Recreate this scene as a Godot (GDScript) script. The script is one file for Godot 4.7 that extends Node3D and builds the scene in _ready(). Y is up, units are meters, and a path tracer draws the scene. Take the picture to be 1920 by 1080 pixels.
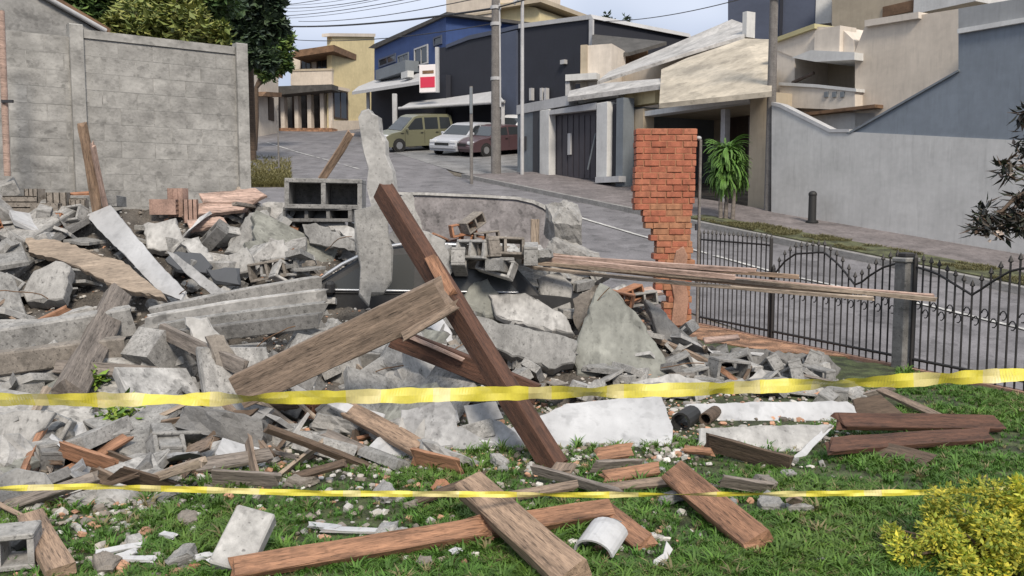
extends Node3D
# A collapsed wall and roof heaped over a garden, fence and sloping street behind.
# World: y up, metres, the camera looks along -Z; "depth" D means -z.

const F := 1663.0                      # focal length in pixels of the 1920-wide photograph
const EYE := Vector3(0, 1.65, 0)
const PITCH := 0.08996                 # camera looks down by this angle (radians)

var M := {}
var T := {}
var used := {}
var rng := RandomNumberGenerator.new()

# ---------------------------------------------------------------- mesh builder
class MB:
	var v := PackedVector3Array()
	var n := PackedVector3Array()
	var c := PackedColorArray()
	var col := Color.WHITE
	func tri(a: Vector3, b: Vector3, d: Vector3) -> void:      # counter-clockwise seen from outside
		var nn := (b - a).cross(d - a)
		if nn.length_squared() < 1e-16:
			return
		nn = nn.normalized()
		for p in [a, d, b]:
			v.append(p); n.append(nn); c.append(col)
	func trin(a: Vector3, b: Vector3, d: Vector3, na: Vector3, nb: Vector3, nd: Vector3) -> void:
		v.append(a); v.append(d); v.append(b)
		n.append(na); n.append(nd); n.append(nb)
		for k in 3: c.append(col)
	func quad(a: Vector3, b: Vector3, d: Vector3, e: Vector3) -> void:
		tri(a, b, d); tri(a, d, e)
	func hexa(p: Array) -> void:       # 0-3 bottom ring, 4-7 top ring, counter-clockwise seen from the top
		quad(p[3], p[2], p[1], p[0]); quad(p[4], p[5], p[6], p[7])
		for i in 4:
			var j := (i + 1) % 4
			quad(p[i], p[j], p[j + 4], p[i + 4])
	func box(mid: Vector3, size: Vector3, b := Basis.IDENTITY) -> void:
		var h := size / 2
		var p := []
		for y in [-1, 1]:
			for q in [[-1, 1], [1, 1], [1, -1], [-1, -1]]:
				p.append(mid + b * Vector3(q[0] * h.x, y * h.y, q[1] * h.z))
		hexa(p)
	func span(lo: Vector3, hi: Vector3) -> void:
		box((lo + hi) / 2, hi - lo)
	func rbox(mid: Vector3, size: Vector3, e: float, b := Basis.IDENTITY) -> void:   # box with chamfered edges, e is the chamfer
		var h := size / 2
		var k := h - Vector3(e, e, e)
		var pt := func(x, y, z): return mid + b * Vector3(x, y, z)
		for s in [-1.0, 1.0]:
			_face([pt.call(s * h.x, -k.y, -k.z), pt.call(s * h.x, k.y, -k.z), pt.call(s * h.x, k.y, k.z), pt.call(s * h.x, -k.y, k.z)], b * Vector3(s, 0, 0))
			_face([pt.call(-k.x, s * h.y, -k.z), pt.call(k.x, s * h.y, -k.z), pt.call(k.x, s * h.y, k.z), pt.call(-k.x, s * h.y, k.z)], b * Vector3(0, s, 0))
			_face([pt.call(-k.x, -k.y, s * h.z), pt.call(k.x, -k.y, s * h.z), pt.call(k.x, k.y, s * h.z), pt.call(-k.x, k.y, s * h.z)], b * Vector3(0, 0, s))
			for r in [-1.0, 1.0]:
				_face([pt.call(s * h.x, r * k.y, -k.z), pt.call(s * h.x, r * k.y, k.z), pt.call(s * k.x, r * h.y, k.z), pt.call(s * k.x, r * h.y, -k.z)], b * Vector3(s, r, 0))
				_face([pt.call(s * h.x, -k.y, r * k.z), pt.call(s * h.x, k.y, r * k.z), pt.call(s * k.x, k.y, r * h.z), pt.call(s * k.x, -k.y, r * h.z)], b * Vector3(s, 0, r))
				_face([pt.call(-k.x, s * h.y, r * k.z), pt.call(k.x, s * h.y, r * k.z), pt.call(k.x, s * k.y, r * h.z), pt.call(-k.x, s * k.y, r * h.z)], b * Vector3(0, s, r))
				for t in [-1.0, 1.0]:
					_face([pt.call(s * h.x, r * k.y, t * k.z), pt.call(s * k.x, r * h.y, t * k.z), pt.call(s * k.x, r * k.y, t * h.z)], b * Vector3(s, r, t))
	func _face(p: Array, out: Vector3) -> void:
		var nn: Vector3 = (p[1] - p[0]).cross(p[2] - p[0])
		if nn.dot(out) < 0: p.reverse()
		for i in range(1, p.size() - 1): tri(p[0], p[i], p[i + 1])
	func prism(poly: PackedVector3Array, off: Vector3, bevel := 0.0, chips: RandomNumberGenerator = null) -> void:   # a flat outline given thickness along off (away from its front)
		var m := poly.size()
		var nn := Vector3.ZERO
		var mid := Vector3.ZERO
		for i in m:
			nn += poly[i].cross(poly[(i + 1) % m]); mid += poly[i] / m
		nn = nn.normalized()
		var q := PackedVector3Array(poly)
		if nn.dot(off) > 0:
			q.reverse(); nn = -nn
		var ax := (q[1] - q[0]).normalized()
		var ay := nn.cross(ax)
		var flat := PackedVector2Array()
		for p in q: flat.append(Vector2((p - mid).dot(ax), (p - mid).dot(ay)))
		var idx := Geometry2D.triangulate_polygon(flat)
		var top := PackedVector3Array()
		var rim := PackedVector3Array()
		for p in q:
			var d := p - mid
			var L := maxf(d.length(), 1e-4)
			var ck := 1.0 if chips == null else chips.randf_range(0.3, 1.3) + 2.2 * pow(chips.randf(), 5.0)
			top.append(p - d / L * minf(bevel * ck, L * 0.3))
			rim.append(p + off.normalized() * minf(bevel * ck, off.length() * 0.8))
		for i in range(0, idx.size(), 3):
			_face([top[idx[i]], top[idx[i + 1]], top[idx[i + 2]]], nn)
			_face([q[idx[i]] + off, q[idx[i + 1]] + off, q[idx[i + 2]] + off], -nn)
		for i in m:
			var j := (i + 1) % m
			if bevel > 0:
				quad(rim[i], rim[j], top[j], top[i])
			quad(q[i] + off, q[j] + off, rim[j], rim[i])
	func tube(pts: PackedVector3Array, rad: PackedFloat32Array, seg := 8, cap := true) -> void:
		var rings := []
		var nors := []
		var up := Vector3.UP
		for i in pts.size():
			var d := (pts[mini(i + 1, pts.size() - 1)] - pts[maxi(i - 1, 0)]).normalized()
			if absf(d.dot(up)) > 0.95: up = Vector3.RIGHT if absf(d.x) < 0.9 else Vector3.FORWARD
			var a := d.cross(up).normalized()
			var b := d.cross(a).normalized()
			var ring := []
			var nor := []
			for k in seg:
				var t := TAU * k / seg
				var o := a * cos(t) + b * sin(t)
				ring.append(pts[i] + o * rad[i]); nor.append(o)
			rings.append(ring); nors.append(nor)
		for i in pts.size() - 1:
			for k in seg:
				var j := (k + 1) % seg
				trin(rings[i][k], rings[i][j], rings[i + 1][j], nors[i][k], nors[i][j], nors[i + 1][j])
				trin(rings[i][k], rings[i + 1][j], rings[i + 1][k], nors[i][k], nors[i + 1][j], nors[i + 1][k])
		if cap:
			for e in [0, pts.size() - 1]:
				var dir := (pts[e] - pts[1 if e == 0 else e - 1])
				for k in range(1, seg - 1):
					_face([rings[e][0], rings[e][k], rings[e][k + 1]], dir)
	func rod(a: Vector3, b: Vector3, r0: float, r1 := -1.0, seg := 8) -> void:
		tube(PackedVector3Array([a, b]), PackedFloat32Array([r0, r1 if r1 >= 0 else r0]), seg)
	func ball(mid: Vector3, r: Vector3, nu := 10, nv := 7) -> void:
		for i in nv:
			for k in nu:
				var q := []
				var w := []
				for e in [[i, k], [i, k + 1], [i + 1, k + 1], [i + 1, k]]:
					var th: float = PI * e[0] / nv
					var ph: float = TAU * e[1] / nu
					var o := Vector3(sin(th) * cos(ph), cos(th), sin(th) * sin(ph))
					q.append(mid + o * r); w.append((o / r).normalized())
				trin(q[0], q[1], q[2], w[0], w[1], w[2]); trin(q[0], q[2], q[3], w[0], w[2], w[3])
	func crumble(f: FastNoiseLite, amp: float, levels := 1) -> void:      # split every face and push the points about a little
		for l in levels:
			var w := PackedVector3Array()
			for i in range(0, v.size(), 3):
				var a := v[i]
				var b := v[i + 1]
				var d := v[i + 2]
				var ab := (a + b) / 2
				var bd := (b + d) / 2
				var da := (d + a) / 2
				w.append_array(PackedVector3Array([a, ab, da, ab, b, bd, da, bd, d, ab, bd, da]))
			v = w
		var out := MB.new()
		for i in v.size():
			var p := v[i]
			v[i] = p + Vector3(f.get_noise_3d(p.x, p.y, p.z), f.get_noise_3d(p.x + 9, p.y, p.z), f.get_noise_3d(p.x, p.y, p.z + 9)) * amp
		for i in range(0, v.size(), 3): out.tri(v[i], v[i + 2], v[i + 1])
		v = out.v; n = out.n; c = out.c
	func mesh() -> ArrayMesh:
		var a := []
		a.resize(Mesh.ARRAY_MAX)
		a[Mesh.ARRAY_VERTEX] = v; a[Mesh.ARRAY_NORMAL] = n; a[Mesh.ARRAY_COLOR] = c
		var am := ArrayMesh.new()
		am.add_surface_from_arrays(Mesh.PRIMITIVE_TRIANGLES, a)
		return am

# ---------------------------------------------------------------- scene graph
func numbered(called: String) -> String:
	if not used.has(called):
		used[called] = 0
		return called
	used[called] += 1
	return "%s_%03d" % [called, used[called]]

func tag(o, label: String, category: String, group := ""):
	o.set_meta("label", label); o.set_meta("category", category)
	if not o.has_meta("kind"): o.set_meta("kind", "thing")
	if group: o.set_meta("group", group)
	return o

func thing(called: String, label: String, category: String, where := Vector3.ZERO, group := ""):
	var o := Node3D.new()
	o.name = numbered(called)
	add_child(o)
	o.position = where
	return tag(o, label, category, group)

func put(mesh: Mesh, called: String, material, parent = null, xf = null):       # a named mesh; world coordinates unless xf (local to parent) is given
	var o := MeshInstance3D.new()
	o.mesh = mesh
	o.material_override = material
	if parent == null or parent == self:
		o.name = numbered(called)
		add_child(o)
		if xf != null: o.transform = xf
	else:
		o.name = called
		parent.add_child(o, true)
		if xf != null: o.transform = xf
		else: o.global_transform = Transform3D.IDENTITY
	return o

func structure(mesh: Mesh, called: String, material, parent = null):
	var o = put(mesh, called, material, parent)
	if parent == null: o.set_meta("kind", "structure")
	return o

func scatter(called: String, mesh: Mesh, material, xfs: Array, cols: Array, parent = null):
	var mm := MultiMesh.new()
	mm.transform_format = MultiMesh.TRANSFORM_3D
	mm.use_colors = true
	mm.mesh = mesh
	mm.instance_count = xfs.size()
	for i in xfs.size():
		mm.set_instance_transform(i, xfs[i])
		mm.set_instance_color(i, cols[i])
	var o := MultiMeshInstance3D.new()
	o.set_meta("kind", "stuff")
	o.multimesh = mm
	o.material_override = material
	if parent == null:
		o.name = numbered(called)
		add_child(o)
	else:
		o.name = called
		parent.add_child(o, true)
		o.global_transform = Transform3D.IDENTITY
	return o

# ---------------------------------------------------------------- pixels to places
func ray(px: float, py: float) -> Vector3:
	var d := Vector3((px - 960.0) / F, (540.0 - py) / F, -1.0)
	d = Basis(Vector3.RIGHT, -PITCH) * d
	return d / -d.z

func at(px: float, py: float, D: float) -> Vector3:
	return EYE + ray(px, py) * D

func street_y(D: float) -> float:
	return -2.02 + 0.143 * minf(D, 72.0) + 0.03 * maxf(D - 72.0, 0.0)

func on_street(px: float, py: float, lift := 0.0) -> Vector3:
	var r := ray(px, py)
	var D := 3.67 / maxf(0.143 - r.y, 0.03)
	var p := EYE + r * D
	p.y = street_y(D) + lift
	return p

func lawn_at(px: float, py: float) -> Vector3:
	var r := ray(px, py)
	return EYE + r * (1.65 / -r.y)

func fence_x(D: float) -> float:
	return 4.05 - 0.405 * (D - 9.1)

func ground_y(X: float, D: float) -> float:
	var s := (X - fence_x(D)) * 0.927
	var w := maxf(smoothstep(12.6, 14.6, D), smoothstep(0.12, 0.9, s))
	return lerpf(0.0, street_y(D), w)

# a vertical wall plane through two places; u runs along it, t towards the viewer
func wall_plane(a: Vector3, b: Vector3) -> Dictionary:
	var u := Vector3(b.x - a.x, 0, b.z - a.z).normalized()
	var nn := Vector3(-u.z, 0, u.x)
	if nn.dot(EYE - a) < 0: nn = -nn
	return {"o": Vector3(a.x, 0, a.z), "u": u, "n": nn}

func hit(pl: Dictionary, px: float, py: float, t := 0.0) -> Vector3:
	var r := ray(px, py)
	var k: float = ((pl.o + pl.n * t) - EYE).dot(pl.n) / r.dot(pl.n)
	return EYE + r * k

func along(pl: Dictionary, p: Vector3) -> float:
	return (p - pl.o).dot(pl.u)

func spot(pl: Dictionary, u: float, y: float, t := 0.0) -> Vector3:
	return pl.o + pl.u * u + Vector3.UP * y + pl.n * t

# an upright rectangle on a wall, from its pixel corners; t0 back, t1 front
func wrect(mb: MB, pl: Dictionary, x0: float, y0: float, x1: float, y1: float, t0: float, t1: float, bevel := 0.0) -> void:
	var xm := (x0 + x1) / 2
	var ym := (y0 + y1) / 2
	var a := along(pl, hit(pl, x0, ym, t1))
	var b := along(pl, hit(pl, x1, ym, t1))
	var lo := hit(pl, xm, y1, t1).y
	var hi := hit(pl, xm, y0, t1).y
	wuv(mb, pl, a, b, lo, hi, t0, t1, bevel)

func wuv(mb: MB, pl: Dictionary, a: float, b: float, lo: float, hi: float, t0: float, t1: float, bevel := 0.0) -> void:
	mb.prism(PackedVector3Array([spot(pl, a, lo, t1), spot(pl, b, lo, t1), spot(pl, b, hi, t1), spot(pl, a, hi, t1)]), pl.n * (t0 - t1), bevel)

func rect(called: String, pl: Dictionary, x0, y0, x1, y1, t0, t1, material, parent, bevel := 0.0):
	var mb := MB.new()
	wrect(mb, pl, x0, y0, x1, y1, t0, t1, bevel)
	return put(mb.mesh(), called, material, parent)

func wpoly(mb: MB, pl: Dictionary, pts: Array, t0: float, t1: float, bevel := 0.0) -> void:
	var q := PackedVector3Array()
	for p in pts: q.append(hit(pl, p[0], p[1], t1))
	mb.prism(q, pl.n * (t0 - t1), bevel)

func shape(called: String, pl: Dictionary, pts: Array, t0, t1, material, parent, bevel := 0.0):
	var mb := MB.new()
	wpoly(mb, pl, pts, t0, t1, bevel)
	return put(mb.mesh(), called, material, parent)

# ---------------------------------------------------------------- textures and materials
func noise(seed_: int, freq: float, oct := 4, kind := FastNoiseLite.TYPE_SIMPLEX_SMOOTH) -> FastNoiseLite:
	var f := FastNoiseLite.new()
	f.seed = seed_; f.frequency = freq; f.noise_type = kind
	f.fractal_octaves = oct
	f.fractal_type = FastNoiseLite.FRACTAL_FBM if oct > 1 else FastNoiseLite.FRACTAL_NONE
	return f

func grain(size: int, layers: Array, base: float, speck: float, seed_: int, marks := []) -> ImageTexture:
	# grey pattern from seamless noise layers [seed, frequency, octaves, strength] plus single-pixel specks
	var imgs := []
	for l in layers: imgs.append([noise(l[0], l[1], l[2]).get_seamless_image(size, size), l[3]])
	var r := RandomNumberGenerator.new()
	r.seed = seed_
	var im := Image.create(size, size, true, Image.FORMAT_RGB8)
	var datas := []
	for e in imgs: datas.append([e[0].get_data(), e[1]])
	var mdat := []                                   # marks: [seed, frequency, octaves, threshold, depth] dark where the noise is high
	for e in marks: mdat.append([noise(e[0], e[1], e[2]).get_seamless_image(size, size).get_data(), e[3], e[4]])
	var bytes := PackedByteArray()
	bytes.resize(size * size * 3)
	for i in size * size:
		var val := base + r.randf_range(-speck, speck)
		for e in datas: val += (e[0][i] / 255.0 - 0.5) * e[1]
		for e in mdat:
			var mv: float = e[0][i] / 255.0
			if mv > e[1]: val -= e[2] * minf((mv - e[1]) / 0.10, 1.0)
		var q := int(clampf(val, 0.02, 1.0) * 255)
		bytes[i * 3] = q; bytes[i * 3 + 1] = q; bytes[i * 3 + 2] = q
	im = Image.create_from_data(size, size, false, Image.FORMAT_RGB8, bytes)
	im.generate_mipmaps()
	return ImageTexture.create_from_image(im)

func mk(key: String, lin: Color, rough: float, tex = null, scale = 1.0, bump := 0.0, world := true) -> StandardMaterial3D:
	var m := StandardMaterial3D.new()
	m.albedo_color = Color(lin.r, lin.g, lin.b).linear_to_srgb()
	m.roughness = rough
	if tex != null:
		m.albedo_texture = T[tex]
		m.uv1_triplanar = true
		m.uv1_world_triplanar = world
		m.uv1_scale = scale if scale is Vector3 else Vector3(scale, scale, scale)
		if bump > 0:
			m.heightmap_enabled = true
			m.heightmap_texture = T[tex]
			m.heightmap_scale = bump
	M[key] = m
	return m

func over(keys: Array, tex: String, scale: Vector3, world := true) -> void:       # a second pattern multiplied over the first
	for k in keys:
		var m: StandardMaterial3D = M[k]
		m.detail_enabled = true
		m.detail_blend_mode = BaseMaterial3D.BLEND_MODE_MUL
		m.detail_uv_layer = BaseMaterial3D.DETAIL_UV_2
		m.detail_albedo = T[tex]
		m.uv2_triplanar = true
		m.uv2_world_triplanar = world
		m.uv2_scale = scale

func leafy(key: String, backlit := 0.5) -> StandardMaterial3D:
	var m := StandardMaterial3D.new()
	m.vertex_color_use_as_albedo = true
	m.roughness = 0.65
	m.cull_mode = BaseMaterial3D.CULL_DISABLED
	m.backlight_enabled = true
	m.backlight = Color(backlit, backlit, backlit)
	M[key] = m
	return m

func make_materials() -> void:
	T.conc = grain(512, [[3, 0.006, 4, 0.20], [8, 0.03, 4, 0.20], [9, 0.12, 2, 0.14]], 0.86, 0.05, 1, [[91, 0.05, 3, 0.72, 0.22], [92, 0.02, 5, 0.72, 0.10]])
	T.plaster = grain(512, [[13, 0.004, 3, 0.10], [14, 0.03, 4, 0.07]], 0.93, 0.015, 2)
	T.stain = grain(512, [[21, 0.008, 5, 0.30], [22, 0.05, 3, 0.16]], 0.86, 0.03, 3, [[93, 0.012, 6, 0.66, 0.16], [94, 0.07, 2, 0.80, 0.25]])
	T.wood = grain(512, [[31, 0.012, 3, 0.20], [32, 0.06, 3, 0.30], [33, 0.004, 2, 0.22]], 0.84, 0.05, 4, [[95, 0.03, 3, 0.72, 0.25], [96, 0.015, 4, 0.74, 0.12]])
	T.asphalt = grain(512, [[41, 0.005, 4, 0.18], [42, 0.08, 3, 0.16]], 0.86, 0.12, 5, [[97, 0.01, 6, 0.66, 0.14]])
	T.soil = grain(512, [[51, 0.01, 5, 0.6], [52, 0.1, 3, 0.45]], 0.72, 0.12, 6)
	T.brick = grain(256, [[61, 0.01, 4, 0.22], [62, 0.09, 3, 0.18]], 0.88, 0.05, 7)
	T.streak = grain(512, [[71, 0.02, 4, 0.06], [72, 0.07, 3, 0.04]], 0.96, 0.0, 8, [[73, 0.03, 4, 0.70, 0.05]])
	T.blot = grain(512, [[81, 0.006, 5, 0.12]], 0.95, 0.01, 9, [[82, 0.010, 6, 0.64, 0.10], [83, 0.03, 5, 0.72, 0.08]])
	# masonry, plaster, paint
	mk("conc_a", Color(0.35, 0.345, 0.335), 0.95, "conc", 0.9, 0.5, false)
	mk("conc_b", Color(0.42, 0.41, 0.395), 0.95, "conc", 0.8, 0.5, false)
	mk("conc_c", Color(0.24, 0.235, 0.23), 0.95, "conc", 1.0, 0.6, false)
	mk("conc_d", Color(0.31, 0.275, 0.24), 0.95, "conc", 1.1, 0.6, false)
	mk("conc_pale", Color(0.51, 0.50, 0.485), 0.9, "stain", 0.7, 0.3, false)
	mk("conc_green", Color(0.31, 0.315, 0.285), 0.9, "stain", 0.6, 0.3, false)
	mk("mortar", Color(0.33, 0.30, 0.27), 0.95, "conc", 1.6, 0.4)
	for k in 4:
		mk("block%d" % k, Color(0.46, 0.45, 0.43) * [1.0, 0.98, 1.02, 0.965][k], 0.95, "stain", 0.8 + 0.13 * k, 0.2)
	for k in 4:
		mk("brick%d" % k, [Color(0.43, 0.145, 0.085), Color(0.385, 0.125, 0.072), Color(0.455, 0.17, 0.10), Color(0.43, 0.205, 0.115)][k], 0.92, "brick", 2.2 + k * 0.3, 0.5, false)
	mk("brick_dust", Color(0.40, 0.265, 0.215), 0.92, "brick", 2.0, 0.4, false)
	mk("render_grey", Color(0.31, 0.29, 0.295), 0.92, "stain", 0.8, 0.4)
	mk("render_pink", Color(0.40, 0.235, 0.17), 0.92, "brick", 1.2, 0.4)
	mk("dust", Color(0.17, 0.15, 0.13), 1.0, "soil", 0.8, 1.5)
	mk("white_wall", Color(0.60, 0.595, 0.585), 0.85, "plaster", 0.35)
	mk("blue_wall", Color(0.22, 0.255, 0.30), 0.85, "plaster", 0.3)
	mk("grey_band", Color(0.33, 0.34, 0.35), 0.85, "plaster", 0.3)
	mk("trim_white", Color(0.68, 0.68, 0.67), 0.7, "plaster", 0.5)
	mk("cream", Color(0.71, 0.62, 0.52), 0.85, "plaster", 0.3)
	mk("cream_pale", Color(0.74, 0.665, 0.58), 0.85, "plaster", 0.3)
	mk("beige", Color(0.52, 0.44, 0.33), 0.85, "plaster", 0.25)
	mk("olive_trim", Color(0.46, 0.42, 0.24), 0.85, "plaster", 0.3)
	mk("yellow_wall", Color(0.76, 0.645, 0.38), 0.85, "plaster", 0.25)
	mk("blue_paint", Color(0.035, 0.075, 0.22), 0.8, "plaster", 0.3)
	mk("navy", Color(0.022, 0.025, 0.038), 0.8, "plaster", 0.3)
	mk("navy_tower", Color(0.07, 0.085, 0.13), 0.8, "plaster", 0.3)
	mk("steel_grey", Color(0.19, 0.215, 0.24), 0.7, "plaster", 0.5)
	mk("light_grey", Color(0.52, 0.52, 0.53), 0.7, "plaster", 0.5)
	mk("dark_metal", Color(0.035, 0.035, 0.04), 0.5, "plaster", 0.8)
	mk("cabin_shade", Color(0.02, 0.022, 0.022), 0.25)  # near-black painted in for the dark cabin behind open car windows
	mk("dusty_black", Color(0.022, 0.022, 0.024), 0.6, "stain", 1.2)
	mk("gate_dark", Color(0.05, 0.045, 0.055), 0.6, "plaster", 0.8)
	mk("roof_pale", Color(0.62, 0.60, 0.58), 0.85, "stain", 0.35)
	mk("roof_stained", Color(0.68, 0.60, 0.48), 0.85, "stain", 0.16)
	mk("roof_dark", Color(0.09, 0.085, 0.08), 0.9, "stain", 0.4)
	mk("roof_brown", Color(0.22, 0.13, 0.075), 0.9, "stain", 0.4)
	mk("brown_door", Color(0.09, 0.06, 0.045), 0.7, "wood", Vector3(4, 0.6, 4))
	mk("window_glass", Color(0.03, 0.035, 0.04), 0.08)
	mk("pole_conc", Color(0.22, 0.205, 0.195), 0.9, "conc", 0.8)
	mk("wire", Color(0.03, 0.03, 0.035), 0.6)
	mk("sign_red", Color(0.55, 0.03, 0.07), 0.5)
	mk("sign_white", Color(0.75, 0.70, 0.70), 0.5)
	# ground
	mk("asphalt", Color(0.24, 0.23, 0.242), 0.92, "asphalt", 0.35, 0.3)
	mk("patch", Color(0.30, 0.295, 0.295), 0.92, "asphalt", 0.3, 0.3)
	mk("pavement", Color(0.255, 0.225, 0.225), 0.92, "conc", 0.35, 0.3)
	mk("orange_soil", Color(0.50, 0.28, 0.17), 0.95, "soil", 0.6, 0.6)
	mk("kerb", Color(0.30, 0.29, 0.28), 0.9, "conc", 0.7)
	mk("road_paint", Color(0.60, 0.59, 0.57), 0.8, "stain", 0.7)
	mk("ground", Color(0.20, 0.17, 0.13), 0.95, "soil", 0.4, 1.0)
	mk("lawn", Color(0.095, 0.12, 0.045), 0.95, "soil", 0.9, 1.0)
	mk("verge", Color(0.14, 0.15, 0.07), 0.95, "soil", 0.6, 1.0)
	# wood (grain runs along local x)
	var gr := Vector3(0.35, 5.0, 5.0)
	mk("wood_red", Color(0.135, 0.062, 0.038), 0.8, "wood", gr, 0.6, false)
	mk("wood_redlight", Color(0.42, 0.22, 0.13), 0.8, "wood", gr, 0.5, false)
	mk("wood_tan", Color(0.34, 0.255, 0.195), 0.85, "wood", gr, 0.5, false)
	mk("wood_pale", Color(0.46, 0.37, 0.29), 0.85, "wood", gr, 0.5, false)
	mk("wood_grey", Color(0.29, 0.25, 0.22), 0.9, "wood", gr, 0.7, false)
	mk("wood_dark", Color(0.15, 0.105, 0.075), 0.9, "wood", gr, 0.7, false)
	mk("wood_bright", Color(0.46, 0.32, 0.225), 0.85, "wood", gr, 0.5, false)
	mk("wood_pink", Color(0.62, 0.44, 0.365), 0.85, "wood", gr, 0.5, false)
	# sheets, plastics, cars
	mk("sheet_white", Color(0.54, 0.545, 0.56), 0.55, "plaster", 0.7, 0.0, false)
	mk("sheet_grey", Color(0.40, 0.40, 0.405), 0.7, "stain", 0.7, 0.2, false)
	mk("sheet_dark", Color(0.06, 0.065, 0.075), 0.5, "plaster", 0.7, 0.0, false)
	mk("plastic_black", Color(0.02, 0.02, 0.02), 0.6)
	mk("tape_yellow", Color(0.74, 0.65, 0.07), 0.45, "plaster", 3.0)
	mk("tape_pale", Color(0.72, 0.63, 0.26), 0.45, "plaster", 3.0)
	mk("iron", Color(0.022, 0.02, 0.02), 0.6)
	mk("tyre", Color(0.02, 0.02, 0.02), 0.85)
	mk("rim_alloy", Color(0.45, 0.46, 0.48), 0.35).metallic = 0.7
	mk("lamp_clear", Color(0.65, 0.66, 0.68), 0.15)
	mk("lamp_red", Color(0.35, 0.02, 0.02), 0.2)
	for e in [["paint_green", Color(0.15, 0.148, 0.092)], ["paint_silver", Color(0.40, 0.41, 0.44)], ["paint_maroon", Color(0.075, 0.042, 0.048)], ["paint_white", Color(0.66, 0.66, 0.67)], ["paint_black", Color(0.03, 0.03, 0.034)]]:
		var p := mk(e[0], e[1], 0.35)
		p.clearcoat_enabled = true
		p.clearcoat = 0.6
	over(["white_wall", "blue_wall", "grey_band", "cream", "cream_pale", "beige", "yellow_wall", "navy", "blue_paint", "trim_white", "light_grey", "steel_grey"], "streak", Vector3(0.45, 0.045, 0.45))
	over(["asphalt", "patch", "pavement", "roof_pale", "roof_stained", "block0", "block1", "block2", "block3"], "blot", Vector3(0.13, 0.13, 0.13))
	over(["conc_a", "conc_b", "conc_c", "conc_d", "conc_pale", "conc_green"], "blot", Vector3(0.5, 0.5, 0.5), false)
	over(["wood_red", "wood_redlight", "wood_tan", "wood_pale", "wood_grey", "wood_dark", "wood_pink", "wood_bright", "sheet_white", "sheet_grey"], "blot", Vector3(0.6, 0.9, 0.9), false)
	for k in ["tape_yellow", "tape_pale"]:
		M[k].transparency = BaseMaterial3D.TRANSPARENCY_ALPHA
		M[k].albedo_color.a = 0.86
		M[k].cull_mode = BaseMaterial3D.CULL_DISABLED
	leafy("leaf", 0.5)
	leafy("hedge_leaf", 0.9)
	leafy("blade", 0.6)

# ---------------------------------------------------------------- ready
func _ready() -> void:
	rng.seed = 20240611
	make_view()
	make_materials()
	make_ground()
	make_walls()
	make_buildings()
	make_poles()
	make_trees()
	make_heap()
	make_debris()
	make_foreground()
	make_fence()
	make_cars()
	make_tape()
	make_grass()

func make_view() -> void:
	var cam := Camera3D.new()
	cam.name = "camera"
	cam.fov = rad_to_deg(2.0 * atan(540.0 / F))
	cam.position = EYE
	cam.rotation.x = -PITCH
	cam.near = 0.05
	cam.far = 900.0
	add_child(cam)
	cam.current = true
	var sun := DirectionalLight3D.new()
	sun.name = "sun"
	add_child(sun)
	sun.look_at_from_position(Vector3(0.19, 0.66, 0.72) * 40.0, Vector3.ZERO)
	sun.light_energy = 0.8
	sun.light_color = Color(1.0, 0.955, 0.89)
	sun.light_angular_distance = 12.0
	sun.shadow_enabled = true
	# thin broken cloud over pale blue
	var cl := noise(77, 1.0, 5)
	var w := 512
	var h := 256
	var im := Image.create(w, h, false, Image.FORMAT_RGBA8)
	for y in h:
		var th := PI * (0.5 - (y + 0.5) / h)
		for x in w:
			var ph := TAU * x / w
			var d := Vector3(cos(th) * cos(ph), sin(th), cos(th) * sin(ph))
			var k := maxf(d.y, 0.0) + 0.22
			var nv := cl.get_noise_3d(d.x / k * 0.9, 3.7, d.z / k * 0.9) * 0.5 + 0.5
			im.set_pixel(x, y, Color(0.93, 0.94, 0.96, smoothstep(0.36, 0.66, nv)))
	var sm := ProceduralSkyMaterial.new()
	sm.sky_top_color = Color(0.76, 0.79, 0.83)
	sm.sky_horizon_color = Color(0.565, 0.61, 0.70)
	sm.sky_curve = 0.35
	sm.ground_bottom_color = Color(0.30, 0.29, 0.27)
	sm.ground_horizon_color = Color(0.62, 0.63, 0.64)
	sm.sky_cover = ImageTexture.create_from_image(im)
	sm.sky_cover_modulate = Color(0.44, 0.43, 0.42, 1.0)
	sm.sun_angle_max = 1.0
	var e := Environment.new()
	e.background_mode = Environment.BG_SKY
	e.sky = Sky.new()
	e.sky.sky_material = sm
	e.tonemap_mode = Environment.TONE_MAPPER_LINEAR
	e.tonemap_exposure = 1.55
	e.sdfgi_enabled = true
	e.ssao_enabled = true
	e.ssil_enabled = true
	var we := WorldEnvironment.new()
	we.name = "daylight"
	we.environment = e
	add_child(we)

# ---------------------------------------------------------------- ground, street
const U_ROAD := Vector2(-0.51, 0.86)      # the way the street climbs, as (x, depth)

func far_kerb(D: float) -> float:          # x of the kerb across the street at a depth
	return 4.75 - 0.578 * (D - 22.0)

func far_wall(D: float) -> float:          # x of the garden walls across the street
	return 7.0 - 0.59 * (D - 23.9)

func sheet(poly: Array, lift: float, thick := 0.0) -> MB:      # a sheet on the street's slope; poly of (x, depth)
	var mb := MB.new()
	var q := PackedVector3Array()
	for p in poly: q.append(Vector3(p.x, street_y(p.y) + lift, -p.y))
	mb.prism(q, Vector3.DOWN * maxf(thick, 0.012), 0.0)
	return mb

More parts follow.
